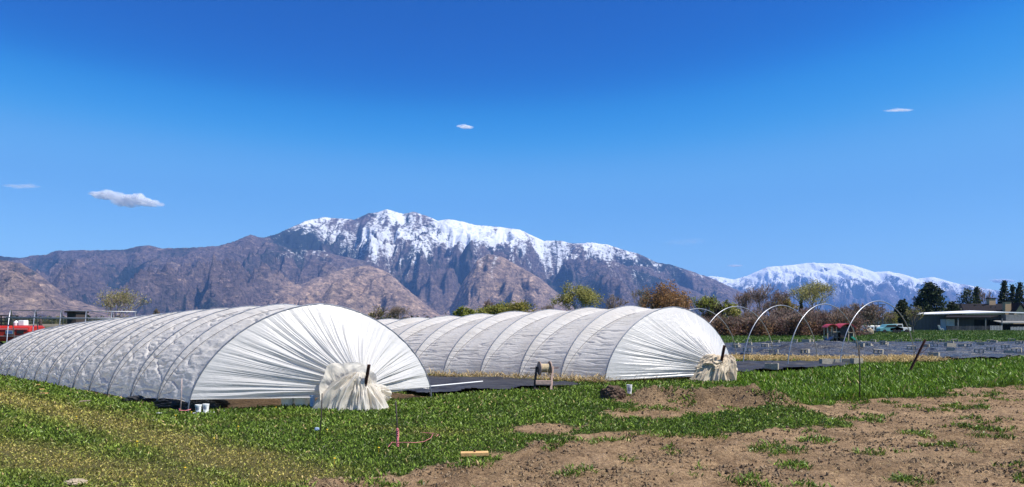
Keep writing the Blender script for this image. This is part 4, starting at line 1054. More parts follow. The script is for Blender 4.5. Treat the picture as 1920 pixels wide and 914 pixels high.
D4 = 186.0
hs = thing('house', (P(1860, 0, D4)[0], D4, 0), 'tan brick house with dark hipped roof and two chimneys behind the barn', 'house')
e0, e1, rz_ = P(1808, 584.5, D4), P(1887, 583.5, D4), P(0, 569, D4)[2]
obj('wall', MB().box(e0[0] + .6, P(1990, 0, D4)[0], D4 + .5, D4 + 9, 0, e0[2] - .02), M['tan_brick'], hs)
mb = MB(); r0x, r1x = P(1824, 0, D4)[0], P(1896, 0, D4)[0]; xr = P(1995, 0, D4)[0]
mb.add([(e0[0], D4, e0[2]), (xr, D4, e0[2]), (xr, D4 + 10, e0[2]), (e0[0], D4 + 10, e0[2]), (r0x, D4 + 5, rz_), (xr, D4 + 5, rz_)], [(0, 1, 5, 4), (1, 2, 5), (2, 3, 4, 5), (3, 0, 4), (3, 2, 1, 0)])
rf = obj('roof', mb, M['roof_dark'], hs)
for (px0, px1, py0, dy, nm) in ((1855, 1867, 560.5, 4.2, 'chimney'), (1885, 1896, 566.5, -.6, 'chimney')):
    a = P(px0, py0, D4 + dy); b = P(px1, py0, D4 + dy)
    ch = obj('chimney', MB().box(a[0], b[0], D4 + dy, D4 + dy + 1.1, 0 if dy < 0 else 4.4, a[2]), M['tan_brick'], rf)
    obj('chimney_cap', MB().box(a[0] - .1, b[0] + .1, D4 + dy - .1, D4 + dy + 1.2, a[2] + .003, a[2] + .2), M['roof_dark'], ch)
for px in (1826, 1842): 
    a = P(px, 572, D4 + 4); obj('roof_vent', MB().box(a[0], a[0] + .5, D4 + 3.6, D4 + 4.1, a[2] - .5, a[2]), M['black'], rf)
for px in (1860, 1869):
    a = P(px, 576, D4 + 2); obj('vent_pipe', MB().tube([(a[0], D4 + 2.4, a[2] - .4), (a[0], D4 + 2.4, a[2] + .2)], .08, 6), M['black'], rf)
ga, gb, gp = P(1900, 590, D4 - 2), P(1926, 590, D4 - 2), P(1912.5, 569, D4 - 2)
obj('gable_wall', MB().add([(ga[0], D4 - 2, 0), (gb[0], D4 - 2, 0), (gb[0], D4 - 2, ga[2]), (gp[0], D4 - 2, gp[2] - .1), (ga[0], D4 - 2, ga[2]), (ga[0], D4 + 3, 0), (gb[0], D4 + 3, 0), (gb[0], D4 + 3, ga[2]), (gp[0], D4 + 3, gp[2] - .1), (ga[0], D4 + 3, ga[2])],
    [(0, 1, 2, 3, 4), (9, 8, 7, 6, 5), (0, 4, 9, 5), (1, 6, 7, 2), (4, 3, 8, 9), (3, 2, 7, 8)]), M['tan_brick'], hs)
gw = P(1911, 585, D4 - 2); obj('gable_window', MB().box(gw[0], gw[0] + .65, D4 - 2.06, D4 - 2.003, gw[2] - .55, gw[2]), M['glass_dark'], hs)
mb = MB()
for s_, q in ((-1, ga), (1, gb)):
    mb.bar((gp[0] + s_ * .02, D4 + .2, gp[2] + .05), (q[0] + s_ * .35, D4 + .2, q[2] - .2), 5.2, .22, up=(0, 0, 1))
obj('gable_roof', mb, M['roof_dark'], hs)

# small buildings and vehicles between hedge and barn
D5 = 118.0
wb = thing('white_trailer', (P(1637, 0, D5)[0], D5, 0), 'long white trailer seen beneath bare branches left of the barn', 'trailer')
a, b = P(1624, 611, D5), P(1652, 622, D5)
obj('body', MB().box(a[0], b[0], D5, D5 + 2.4, b[2] + .12, a[2], .08), M['white_plastic'], wb)
for px in (1628, 1634, 1640, 1646): q = P(px, 614, D5); obj('window', MB().box(q[0], q[0] + .28, D5 - .02, D5 - .003, q[2] - .3, q[2]), M['glass_dark'], wb)
for px in (1631, 1644): q = P(px, 0, D5); obj('wheel', MB().lathe([(.05, -.1), (.3, -.1), (.3, .1), (.05, .1)], 16, [(1, 0, 0), (0, 0, 1), (0, 1, 0)], (q[0], D5 + .15, .3)), M['rubber'], wb)
cx0, cx1 = P(1650, 0, D5 - 6)[0], P(1668, 0, D5 - 6)[0]; yc = D5 - 6
car = thing('parked_car', ((cx0 + cx1) / 2, yc, 0), 'pale teal car parked beside the white trailer', 'car')
L_ = max(cx1 - cx0, 3.6)
cx1 = cx0 + L_
mb = MB(); prof = [(0, .35), (0, .8), (.55, .92), (1.05, 1.38), (2.4, 1.42), (2.95, .98), (3.55, .9), (3.6, .35)]
sc_ = L_ / 3.6; n = len(prof)
vs = [(cx0 + p[0] * sc_, yc, p[1]) for p in prof] + [(cx0 + p[0] * sc_, yc + 1.6, p[1]) for p in prof]
mb.add(vs, [tuple(range(n)), tuple(range(2 * n - 1, n - 1, -1))] + [(k, n + k, n + (k + 1) % n, (k + 1) % n) for k in range(n)])
obj('body', mb, M['teal'], car, bev=.05)
obj('window', MB().add([(cx0 + .75 * sc_, yc - .01, .95), (cx0 + 1.15 * sc_, yc - .01, 1.32), (cx0 + 2.35 * sc_, yc - .01, 1.34), (cx0 + 2.75 * sc_, yc - .01, .98)], [(3, 2, 1, 0)]), M['glass_dark'], car)
for px in (.7, 2.9): obj('wheel', MB().lathe([(.05, -.1), (.31, -.1), (.31, .1), (.05, .1)], 16, [(1, 0, 0), (0, 0, 1), (0, 1, 0)], (cx0 + px * sc_, yc + .08, .31)), M['rubber'], car)
ds = thing('dark_shed', (P(1680, 0, 125)[0], 125, 0), 'low dark roofed shed just left of the barn corner post', 'shed')
a, b = P(1668, 610, 125), P(1690, 622, 125)
obj('wall', MB().box(a[0] + .3, b[0] - .2, 125, 128, 0, a[2] - .5), M['picket'], ds)
mb = MB(); w0, w1 = a[0], b[0]; zt, ze = a[2] + .15, a[2] - .55; mb.add([(w0, 124.6, ze), (w1, 124.6, ze), (w1, 128.4, ze), (w0, 128.4, ze), (w0 + .6, 126.5, zt), (w1 - .6, 126.5, zt)], [(0, 1, 5, 4), (1, 2, 5), (2, 3, 4, 5), (3, 0, 4), (3, 2, 1, 0)]); obj('roof', mb, M['roof_dark'], ds)
q = P(1687, 612, 124.9); obj('door', MB().box(q[0] - .5, q[0] + .1, 124.95, 124.997, 0, q[2] - .6), M['roof_white'], ds)
bt = thing('white_pickup', (P(1676, 0, 112)[0], 112, 0), 'small white pickup between the teal car and the dark shed', 'pickup')
x0 = P(1669, 0, 112)[0]; mb = MB(); prof = [(0, .4), (0, .85), (.8, .95), (1.1, 1.45), (1.9, 1.45), (2.0, .95), (3.2, .92), (3.2, .4)]; n = len(prof)
mb.add([(x0 + p[0], 112, p[1]) for p in prof] + [(x0 + p[0], 113.6, p[1]) for p in prof], [tuple(range(n)), tuple(range(2 * n - 1, n - 1, -1))] + [(k, n + k, n + (k + 1) % n, (k + 1) % n) for k in range(n)])
obj('body', mb, M['white_plastic'], bt, bev=.04); obj('window', MB().add([(x0 + .98, 111.99, 1.0), (x0 + 1.18, 111.99, 1.36), (x0 + 1.8, 111.99, 1.36), (x0 + 1.85, 111.99, 1.0)], [(3, 2, 1, 0)]), M['glass_dark'], bt)
for k in (.7, 2.5): obj('wheel', MB().lathe([(.05, -.1), (.33, -.1), (.33, .1), (.05, .1)], 16, [(1, 0, 0), (0, 0, 1), (0, 1, 0)], (x0 + k, 112.08, .33)), M['rubber'], bt)
for px, pyt, D, lab, arms in ((1646.5, 567, 210, 'tall plain grey utility pole beyond the hedge', 0), (1655, 571.5, 260, 'floodlight pole with a cross arm beyond the hedge', 1)):
    b = P(px, pyt, D); o = thing('light_pole', (b[0], D, 0), lab, 'pole')
    obj('shaft', MB().tube([(b[0], D, 0), (b[0], D, b[2])], [.17, .11], 8), M['pole'], o)
    if arms:
        obj('cross_arm', MB().box(b[0] - .9, b[0] + .9, D - .08, D + .08, b[2], b[2] + .12), M['pole'], o)
        for s_ in (-.8, -.25, .25, .8): obj('lamp_head', MB().box(b[0] + s_ - .15, b[0] + s_ + .15, D - .3, D + .05, b[2] - .25, b[2] - .01), M['pole'], o)
g = P(1630, 626, 92); lump('boulder', (g[0], 92, .45), (.5, .45, .5), 51, M['stone'], 'pale tan boulder at the edge of the far grass', 'boulder', fold=.1)
lump('log', (P(1618, 0, 91)[0], 91, .25), (.75, .35, .28), 52, M['bark_dark'], 'dark fallen log lying against the pale boulder', 'log', fold=.12)

# ------------------------------------------------------------------ trees
def tree_skel(seed, depth=5, spread=0.5, first=0.32, kids=(2, 3), up=0.25, jitter=0.25, stems=1):
    rg = random.Random(seed); segs = []; tips = []
    def grow(p, d, L, r, lv):
        p = np.array(p); pts = [p]; dd = d
        nseg = 3 if lv > 1 else 2
        for k in range(nseg):
            dd = dd + np.array([rg.uniform(-1, 1), rg.uniform(-1, 1), rg.uniform(-.5, 1)]) * jitter * .5 + np.array([0, 0, up * .25]); dd = dd / np.linalg.norm(dd)
            pts.append(pts[-1] + dd * L / nseg)
        r1_ = r * 0.62
        segs.append((pts, np.linspace(r, r1_, len(pts)), lv))
        if lv == 0: tips.append(pts[-1]); return
        n = rg.randint(*kids) + (1 if lv == depth else 0)
        a0_ = rg.uniform(0, 6.28)
        for k in range(n):
            az_ = a0_ + 6.283 * k / n + rg.uniform(-.4, .4); sp_ = spread * rg.uniform(.6, 1.3)
            x_ = np.cross(dd, (0.3, 0.9, 0.1)); x_ /= np.linalg.norm(x_); y_ = np.cross(dd, x_)
            nd = dd * math.cos(sp_) + (x_ * math.cos(az_) + y_ * math.sin(az_)) * math.sin(sp_)
            base = pts[-1] if k < 2 else pts[-2]
            grow(base, nd / np.linalg.norm(nd), L * rg.uniform(.68, .9), r1_ * (.85 if k == 0 else .7), lv - 1)
        tips.append(pts[-1])
    for s_ in range(stems):
        a_ = 6.283 * s_ / stems + rg.uniform(-.3, .3)
        d = np.array([math.cos(a_) * .45, math.sin(a_) * .45, 1.0]) if stems > 1 else np.array([0, 0, 1.0])
        grow((0.05 * math.cos(a_) * (stems > 1), 0.05 * math.sin(a_) * (stems > 1), -0.02), d / np.linalg.norm(d), first, .03 if stems == 1 else .02, depth)
    return segs, np.array(tips)


def leafquads(pts, size, rg, cols, jit=1.0, flat=0.0):
    n = len(pts); q = rg.normal(size=(n, 3)); q /= np.linalg.norm(q, axis=1)[:, None]
    r_ = rg.normal(size=(n, 3)); r_ -= (r_ * q).sum(1)[:, None] * q; r_ /= np.linalg.norm(r_, axis=1)[:, None]
    s = (size * rg.uniform(.6, 1.4, n))[:, None]
    a_, b_ = q * s * .5, r_ * s * .32
    V = np.stack([pts - a_, pts + b_, pts + a_, pts - b_], 1).reshape(-1, 3)
    Fc = np.arange(4 * n).reshape(-1, 4)
    ci = rg.integers(0, len(cols), n); c = np.array(cols)[ci] * rg.uniform(.7, 1.3, (n, 1))
    return V, Fc, np.repeat(c, 4, 0)


def limbs_mesh(segs, S, minr, twig_n=3):
    mb = MB()
    for pts, r, lv in segs:
        p = np.array(pts) * S; mb.tube(p, np.maximum(np.array(r) * S[2], minr), 6 if lv >= 4 else 4 if lv >= 2 else 3, cap=False)
    return mb


def tree(name, px, py, hw, D, kind, label, seed, cols, leaf=0.2, nleaf=3000, group='trees beyond the field', bark='bark', base=None, minr=0.02):
    top = P(px, py, D); H = top[2]; W = hw / F * D; x0 = top[0]
    root = thing(name, (x0, D, 0), label, 'shrub' if 'shrub' in name or 'bush' in name else 'tree', group)
    rg = np.random.default_rng(seed)
    shrub = kind in ('shrub',)
    if kind in ('bare', 'airy', 'shrub', 'dense'):
        dep = {'bare': 6, 'airy': 6, 'shrub': 5, 'dense': 5}[kind]
        segs, tips = tree_skel(seed, dep, {'bare': .48, 'airy': .5, 'shrub': .55, 'dense': .55}[kind], .34 if not shrub else .22, (2, 3) if not shrub else (2, 3), .3, .3, 6 if shrub else 1)
        ext = np.abs(tips[:, :2] - np.median(tips[:, :2], 0)); q = np.quantile(ext, .95)
        S = np.array([W / q * .97, W / q * .97, H / tips[:, 2].max() * 0.97])
        mb = limbs_mesh(segs, S, minr); mb.v = [tuple(np.array(v) + [x0, D, 0]) for v in mb.v]
        obj('trunk', mb, M[bark], root, smooth=True)
        tp = tips * S
        if nleaf:
            hi = tp[tp[:, 2] > H * (.22 if not shrub else .05)]
            idx = rg.integers(0, len(hi), nleaf); sg = {'bare': .16, 'airy': .28, 'shrub': .25, 'dense': .34}[kind]
            pts = hi[idx] + rg.normal(size=(nleaf, 3)) * sg * np.array([1, 1, .9]) * max(W, 1) * .35
            pts[:, 2] = np.abs(pts[:, 2])
            if shrub: pts[:, 2] *= rg.uniform(.05, 1.0, nleaf) ** .7
            cl = fbm(pts[:, 0] * 1.1 + 7, pts[:, 2] * 1.1 + pts[:, 1], seed, 2)
            pts = pts[cl > -.25]
            V, Fc, c = leafquads(pts, leaf, rg, cols)
            npobj('crown', V + [x0, D, 0], Fc, M['leaf'], root, attrs={'col': c}, smooth=False)
    else:   # conifer / pine
        obj('trunk', MB().tube([(x0, D, -.1), (x0, D, H * .5), (x0, D, H * .97)], [.03 * H, .02 * H, .004 * H], 7), M['bark_dark'], root, smooth=True)
        pts = []
        nb = 190 if kind == 'conifer' else 150
        rr = random.Random(seed)
        for k in range(nb):
            f = (k + rr.random()) / nb
            z = H * (.10 + .88 * f); a_ = rr.uniform(0, 6.283)
            if kind == 'conifer': Lb = W * (1 - f) ** .8 * rr.uniform(.6, 1.1) + .04 * W
            else: Lb = W * (math.sin(math.pi * (.12 + .86 * f)) ** .75) * rr.uniform(.45, 1.12)
            dz = -.25 if kind == 'conifer' else .15
            m = int(nleaf / nb * (.3 + 1.4 * Lb / W)) + 2
            tq = rg.uniform(.15, 1, m) ** .7
            base_ = np.stack([np.cos(a_) * Lb * tq, np.sin(a_) * Lb * tq, z + dz * Lb * tq ** 1.5], 1)
            pts.append(base_ + rg.normal(size=(m, 3)) * np.array([.1, .1, .06]) * W * (1.0 if kind == 'conifer' else 1.25))
        pts = np.concatenate(pts); V, Fc, c = leafquads(pts, leaf, rg, cols)
        npobj('crown', V + [x0, D, 0], Fc, M['needle'], root, attrs={'col': c}, smooth=False)
    return root


GRN = [(0.25, 0.28, 0.04), (0.33, 0.34, 0.07), (0.17, 0.2, 0.035)]
OLV = [(0.26, 0.24, 0.05), (0.32, 0.26, 0.06), (0.18, 0.18, 0.035)]
BUD = [(0.38, 0.34, 0.12), (0.30, 0.28, 0.10), (0.45, 0.40, 0.16)]
RUS = [(0.28, 0.155, 0.065), (0.20, 0.11, 0.055), (0.36, 0.21, 0.09)]
PUR = [(0.22, 0.12, 0.10), (0.15, 0.085, 0.07), (0.28, 0.165, 0.13)]
GRY = [(0.27, 0.21, 0.17), (0.20, 0.16, 0.13), (0.34, 0.28, 0.22)]
DRK = [(0.022, 0.034, 0.015), (0.04, 0.055, 0.022), (0.06, 0.07, 0.03)]
DR2 = [(0.03, 0.05, 0.02), (0.065, 0.085, 0.033), (0.015, 0.024, 0.011)]
tree('budding_tree', 215, 537, 34, 95, 'airy', 'sparse budding tree behind the left tunnel, above the pipe arches', 1, BUD, .15, 2200)
tree('green_shrub', 293, 577, 6, 95, 'shrub', 'small green shrub poking above the left tunnel ridge', 2, GRN, .16, 900)
tree('budding_tree', 703, 572, 22, 110, 'airy', 'dark branched budding tree right behind the left tunnel crest', 3, OLV, .16, 700, bark='bark_dark')
tree('bare_tree', 748, 571, 20, 113, 'bare', 'grey bare tree above the dip between the two tunnels', 4, GRY, .12, 900)
tree('green_bush', 872, 573, 15, 101, 'dense', 'round bright green bush over the ridge of the right tunnel', 5, GRN, .22, 3500)
tree('green_bush', 922, 568, 26, 105, 'dense', 'wide green bush in the middle of three over the right tunnel', 6, GRN + OLV, .22, 5000)
tree('green_bush', 968, 566, 30, 106, 'dense', 'olive bush with brownish top over the right tunnel', 7, OLV, .22, 5000)
tree('bare_tree', 913, 559, 11, 135, 'bare', 'small reddish bare tree rising behind the green bushes', 8, PUR, .15, 900)
tree('green_shrub', 1027, 566, 14, 100, 'shrub', 'pale green shrub between the olive bush and the tall yellow green tree', 9, GRN, .18, 1200)
tree('budding_tree', 1088, 529, 38, 90, 'airy', 'rounded yellow green tree with dark forked limbs over the right tunnel', 10, [(0.34, 0.32, 0.09), (0.26, 0.25, 0.07), (0.40, 0.37, 0.13)], .17, 8500, bark='bark_dark')
tree('bare_tree', 1145, 549, 22, 93, 'bare', 'grey twiggy tree right of the rounded yellow green tree', 11, GRY, .12, 1500)
tree('budding_tree', 1205, 538, 15, 102, 'airy', 'thin pale grey green tree left of the russet tree', 12, [(0.26, 0.25, 0.17), (0.2, 0.19, 0.13)], .15, 1500)
tree('russet_tree', 1265, 529, 50, 86, 'dense', 'broad russet brown tree behind the right tunnel end', 13, RUS, .22, 8000, bark='bark_dark')
tree('budding_tree', 1322, 552, 20, 92, 'airy', 'yellow green tree at the right edge of the russet tree', 14, GRN, .2, 1800, bark='bark_dark')
tree('budding_tree', 1352, 562, 16, 88, 'airy', 'dark limbed tree with few green leaves, above the leftmost bare hoop', 15, GRN, .2, 700, bark='bark_dark', minr=.035)
tree('green_bush', 1378, 568, 16, 90, 'dense', 'yellow green bush above the second bare hoop', 16, GRN + BUD, .22, 2600)
for i, (px, py, hw, lab) in enumerate([(1398, 536, 16, 'tall bare tree with thin upright twigs, leftmost above the hedge'), (1428, 529, 24, 'tallest bare twiggy tree above the hedge'),
                                       (1462, 541, 22, 'bare twiggy tree above the hedge, left of the olive crown'), (1446, 552, 20, 'low bare tree tangled among the taller twiggy ones')]):
    tree('bare_tree', px, py, hw, 96 + 2 * i, 'bare', lab, 20 + i, GRY + PUR, .13, 1500, bark='bark')
tree('budding_tree', 1482, 552, 18, 99, 'airy', 'olive brown crown between bare trees and the small dark conifer', 26, OLV + RUS, .2, 2600)
tree('conifer', 1502, 559, 8, 115, 'conifer', 'small dark conifer left of the big yellow willow', 27, DRK, .28, 1500)
tree('willow', 1537, 524, 38, 104, 'airy', 'big yellow green willow with forked trunk before the far snow peaks', 28, BUD + [(0.24, 0.24, 0.08)], .16, 6500, bark='bark_dark')
# purple brown hedge of leafless shrubs
hd = [(1283, 590, 20), (1307, 588, 22), (1330, 592, 22), (1354, 586, 24), (1378, 588, 24), (1400, 590, 24), (1424, 585, 26), (1450, 588, 24), (1474, 590, 24), (1497, 582, 24), (1520, 580, 26), (1546, 578, 26), (1570, 582, 24), (1594, 580, 22), (1338, 578, 22), (1412, 574, 24), (1470, 572, 26), (1515, 570, 24), (1580, 568, 24)]
for i, (px, py, hw) in enumerate(hd):
    back = i >= 14
    tree('leafless_shrub', px, py, hw, (84 if not back else 91) + (i % 3) * .7, 'shrub', 'purple brown leafless shrub in the thick hedge behind the bare hoops' if not back else 'taller rusty leafless shrub rising from the back of the hedge', 40 + i,
         PUR if i % 3 else RUS + PUR, .17, 3600, group='leafless shrubs of the hedge' if not back else 'taller shrubs at the back of the hedge', minr=.018)
for i, (px, py, hw, lab) in enumerate([(1612, 566, 22, 'purple grey bare tree behind the toy playhouse'), (1640, 568, 24, 'purple grey bare tree under the arch of the row end hoop'), (1626, 580, 20, 'low bare tree above the white trailer')]):
    tree('bare_tree', px, py, hw, 103 + i, 'bare', lab, 70 + i, PUR + GRY, .15, 1600, minr=.03)
tree('budding_tree', 1667, 583, 13, 121, 'airy', 'small yellow green tree above the dark shed', 75, [(0.26, 0.25, 0.07), (0.2, 0.2, 0.06)], .2, 1600)
tree('dark_conifer', 1692, 563, 17, 128, 'pine', 'ragged dark conifer behind the barn corner post', 76, DRK, .38, 3200)
tree('budding_tree', 1712, 572, 13, 118, 'airy', 'thin yellow green sapling against the barn wall', 77, [(0.26, 0.25, 0.07), (0.2, 0.2, 0.06)], .17, 1100, minr=.03)
tree('pine', 1744, 531, 27, 178, 'pine', 'large dense dark pine towering behind the barn', 78, DR2, .5, 7500)
tree('evergreen_tree', 1786, 566, 17, 182, 'pine', 'low dark evergreen right of the large pine', 79, DRK, .45, 3000)
tree('pine', 1813, 541, 22, 205, 'pine', 'loose branched pine above the left end of the house roof', 80, DR2, .42, 2000)
tree('conifer', 1831, 537, 18, 214, 'conifer', 'pointed conifer behind the house, beside the loose pine', 81, DRK, .5, 2200)
tree('bare_tree', 1852, 538, 14, 216, 'bare', 'tall bare tree behind the house chimney', 82, PUR, .2, 700, minr=.04)
tree('conifer', 1883, 525, 18, 210, 'conifer', 'tallest pointed conifer behind the house at right', 83, DRK, .5, 2600)
tree('conifer', 1898, 533, 13, 216, 'conifer', 'narrow conifer between two taller ones behind the house', 84, DRK, .5, 1800)
tree('conifer', 1912, 529, 20, 208, 'conifer', 'wide dark conifer behind the tan gable', 85, DRK, .5, 2800)
tree('conifer', 1932, 534, 18, 214, 'conifer', 'dark conifer at the photo edge behind the gable', 86, DRK, .5, 2200)

# far-off wood on the valley floor: one mass
n = 5200; rg = np.random.default_rng(77)
Dw = 260 * (4200 / 260) ** rg.uniform(0, 1, n) ** .8; uw = rg.uniform(-.85, .85, n)
keep = ~((Dw < 420) & (uw > .1)); Dw = Dw[keep]; uw = uw[keep]; n = len(Dw)
hts = rg.uniform(3, 9, n) * np.clip(Dw / 900, .5, 1.3); cen = np.stack([uw * Dw, Dw, hts * .5 - .5], 1)
k = 34; pts = np.repeat(cen, k, 0) + rg.normal(size=(n * k, 3)) * np.repeat(np.stack([hts * .55, hts * .55, hts * .27], 1), k, 0)
pts[:, 2] = np.abs(pts[:, 2])
V, Fc, c = leafquads(pts, np.repeat(hts * .42, k), rg, [(0.05, 0.055, 0.035)], 1)
tone = np.array([(0.055, 0.065, 0.035), (0.09, 0.07, 0.055), (0.11, 0.105, 0.05), (0.035, 0.045, 0.03)])[rg.integers(0, 4, n)]
c = np.repeat(np.repeat(tone, k, 0) * rg.uniform(.7, 1.3, (n * k, 1)), 4, 0)
tag(npobj('far_woodland', V, Fc, M['leaf'], attrs={'col': c}, smooth=False), 'far-off wood across the valley floor below the mountains', 'woodland', kind='stuff')

# ------------------------------------------------------------------ grass, straw, clods
def blades(x, y, L, w, rg, cols, upright, z=None, bend=.5):
    n = len(x); az_ = rg.uniform(0, 2 * math.pi, n); tilt = np.clip(rg.normal(1 - upright, .28, n), .02, 1.25)
    d = np.stack([np.cos(az_) * np.sin(tilt), np.sin(az_) * np.sin(tilt), np.cos(tilt)], 1)
    d2 = np.stack([np.cos(az_) * np.sin(tilt + bend), np.sin(az_) * np.sin(tilt + bend), np.cos(tilt + bend)], 1)
    s_ = rg.uniform(0, 2 * math.pi, n); side = np.stack([np.cos(s_), np.sin(s_), 0 * s_], 1)
    z = gz(x, y) if z is None else z
    p0 = np.stack([x, y, z - .004], 1); m_ = p0 + d * (L * .55)[:, None]; t_ = m_ + d2 * (L * .45)[:, None]
    V = np.stack([p0, m_ + side * (w / 2)[:, None], t_, m_ - side * (w / 2)[:, None]], 1).reshape(-1, 3)
    Fc = np.arange(4 * n).reshape(-1, 4)
    return V, Fc, np.repeat(cols, 4, 0)


rg = np.random.default_rng(5)
N = 900000; a_, e_ = 5.0, 62.0
U = rg.uniform(0, 1, N); D = (a_ ** .4 + U * (e_ ** .4 - a_ ** .4)) ** (1 / .4); u = rg.uniform(-1.2, 1.05, N)
x, y = u * D, D
qx, qy = to_px(x, y)
soil = soilmask(x, y) > .5
tuft = fbm(x * 1.1 + 9, y * 1.6, 91, 4)
bare_zone = inpoly(qx, qy, SOIL) & soil
tuft_ok = soil & bare_zone & (tuft > .21 + .05 * (qy > 850)) & (rg.uniform(0, 1, N) < .9)
blocked = np.zeros(N, bool)
for pol in (CLOTH1, CLOTH2, TARP, IN1, IN2): blocked |= inpoly(x, y, pol)
tuft_ok |= blocked & soil & False
keep = (~soil & ~blocked) | (tuft_ok & ~blocked)
yel = yelmask(x, y); keep &= ~((yel > .6) & (rg.uniform(0, 1, N) < .15))
x, y, D, qx, qy, yel, tuf = x[keep], y[keep], D[keep], qx[keep], qy[keep], yel[keep], tuft_ok[keep]
n = len(x)
tall = inpoly(qx + 50 * fbm(x * .8, y * .8, 95, 3), qy + 12 * fbm(x * .8, y * .8, 96, 3), TALL) | ((y > 17.0) & (qx > 1380) & ~(y > 30))
patch = fbm(x * .9, y * .9, 97, 4); fine = fbm(x * 4, y * 4, 98, 2)
L = rg.uniform(.04, .09, n) * (1 + .35 * patch) * np.clip(D / 11, .8, 1.8)
L = np.where(yel > .4, L * .6, L)
L = np.where(tall, rg.uniform(.07, .24, n) * np.clip(1 + 1.3 * fbm(x * .6, y * .6, 99, 3), .35, 1.8), L)
L = np.where(tuf, rg.uniform(.05, .12, n), L)
L = np.where((x > -6.6) & (x < -1.6) & (y > 12.7) & (y < 16) & (x * .55 + 16.4 < y + .0), L * .45, L)
w = np.where(tall, rg.uniform(.010, .018, n), rg.uniform(.012, .028, n)) * np.clip(D / 10, .8, 2.4)
g0 = np.array([0.050, 0.095, 0.012]); g1 = np.array([0.13, 0.20, 0.030]); g2 = np.array([0.25, 0.22, 0.065]); g3 = np.array([0.10, 0.19, 0.012])
mixv = np.clip(.5 + .7 * patch + .25 * rg.normal(size=n), 0, 1)[:, None]
cols = g0 * (1 - mixv) + g1 * mixv
cols = np.where(tall[:, None], cols * .5 + g3 * .6, cols)
ym = np.clip(yel * 1.1 * rg.uniform(.4, 1.2, n), 0, 1)[:, None]; cols = cols * (1 - ym) + g2 * ym
dead = (rg.uniform(0, 1, n) < .03); cols[dead] = (0.30, 0.24, 0.12)
cols *= rg.uniform(.45, 2.0, (n, 1)) * (1.06, 1.0, .9)
glint = rg.uniform(0, 1, n) < .10; cols[glint & ~tall] = cols[glint & ~tall] * 1.5 + (.04, .04, .01)
V, Fc, c = blades(x, y, L, w, rg, cols, np.where(tall, .68, .42))
tag(npobj('grass', V, Fc, M['grass'], attrs={'col': c}, smooth=False), 'short green grass over the field, taller at right', 'grass', kind='stuff')
# far grass beyond the tarp
N = 60000; D = rg.uniform(0, 1, N) ** .8 * 95 + 55; u = rg.uniform(-.1, .86, N); x, y = u * D, D
keep = ~inpoly(x, y, TARP) & (fbm(x * .12, y * .12, 101, 3) > -.25); x, y, D = x[keep], y[keep], D[keep]; n = len(x)
cols = np.array([0.07, 0.13, 0.02]) * rg.uniform(.6, 1.5, (n, 1)) + np.array([.07, .03, .02]) * np.clip(fbm(x * .1, y * .1, 103, 3), 0, 1)[:, None]
V, Fc, c = blades(x, y, rg.uniform(.15, .4, n), rg.uniform(.05, .12, n), rg, cols, np.full(n, .6), np.zeros(n))
tag(npobj('far_grass', V, Fc, M['grass'], attrs={'col': c}, smooth=False), 'green grass of the field beyond the tarp', 'grass', kind='stuff')


def scatter_straw(name, lines, width, count, label, z=.02, seed=1):
    rg = np.random.default_rng(seed); P0 = []
    for ln in lines:
        w_ = [G(*p) for p in ln]; seg = [np.linalg.norm(b - a) for a, b in zip(w_[:-1], w_[1:])]; tot = sum(seg)
        for a, b, s_ in zip(w_[:-1], w_[1:], seg):
            m = int(count * s_ / tot / len(lines)); f = rg.uniform(0, 1, (m, 1)); nn = np.array([-(b - a)[1], (b - a)[0]]) / s_
            P0.append(a + (b - a) * f + nn * rg.normal(size=(m, 1)) * width)
    p = np.concatenate(P0); n = len(p); cols = np.array([.62, .46, .21]) * rg.uniform(.4, 1.25, (n, 1)) * (1.0 if width > .3 else .8)
    V, Fc, c = blades(p[:, 0], p[:, 1], rg.uniform(.12, .30, n), rg.uniform(.012, .03, n), rg, cols, np.full(n, .1), np.full(n, z) + rg.uniform(0, .10, n))
    tag(npobj(name, V, Fc, M['straw'], attrs={'col': c}, smooth=False), label, 'straw', kind='stuff')


scatter_straw('straw', [[(1330, 679), (1450, 681), (1560, 684), (1640, 684), (1730, 680)]], .55, 15000, 'strip of yellow straw behind the bare hoops', .1, 3)
scatter_straw('straw', [[(790, 711), (900, 713), (1000, 717), (1080, 720), (1140, 722)], [(1140, 719), (1230, 716), (1290, 713)]], 0.13, 3500, 'yellow straw along the foot of the right tunnel', .03, 4)

# soil clods and dry bits on the bare soil
N = 110000; U = rg.uniform(0, 1, N); D = (6.0 ** .4 + U * (19 ** .4 - 6.0 ** .4)) ** (1 / .4); x, y = rg.uniform(-.35, .86, N) * D, D
keep = (soilmask(x, y) > .5) & ~inpoly(x, y, IN1) & ~inpoly(x, y, IN2); x, y = x[keep], y[keep]
dens = fbm(x * 1.3, y * 1.3, 111, 3) + 0.9 * np.exp(-(polydist(x, y, RIDGE) / .5) ** 2); keep = (dens + rg.normal(size=len(x)) * .15) > .02
x, y = x[keep], y[keep]; n = len(x)
oct_ = np.array([(1, 0, 0), (-1, 0, 0), (0, 1, 0), (0, -1, 0), (0, 0, 1), (0, 0, -1)], float); of = np.array([(0, 2, 4), (2, 1, 4), (1, 3, 4), (3, 0, 4), (2, 0, 5), (1, 2, 5), (3, 1, 5), (0, 3, 5)])
r = .003 + .013 * rg.uniform(0, 1, n) ** 4 * 1.6
Vv = oct_[None] * (r[:, None, None] * rg.uniform(.6, 1.4, (n, 6, 1))) + rg.normal(size=(n, 6, 3)) * r[:, None, None] * .25
Vv = Vv + np.stack([x, y, gz(x, y) + r * .3], 1)[:, None, :]
Fc = (of[None] + (np.arange(n) * 6)[:, None, None]).reshape(-1, 3)
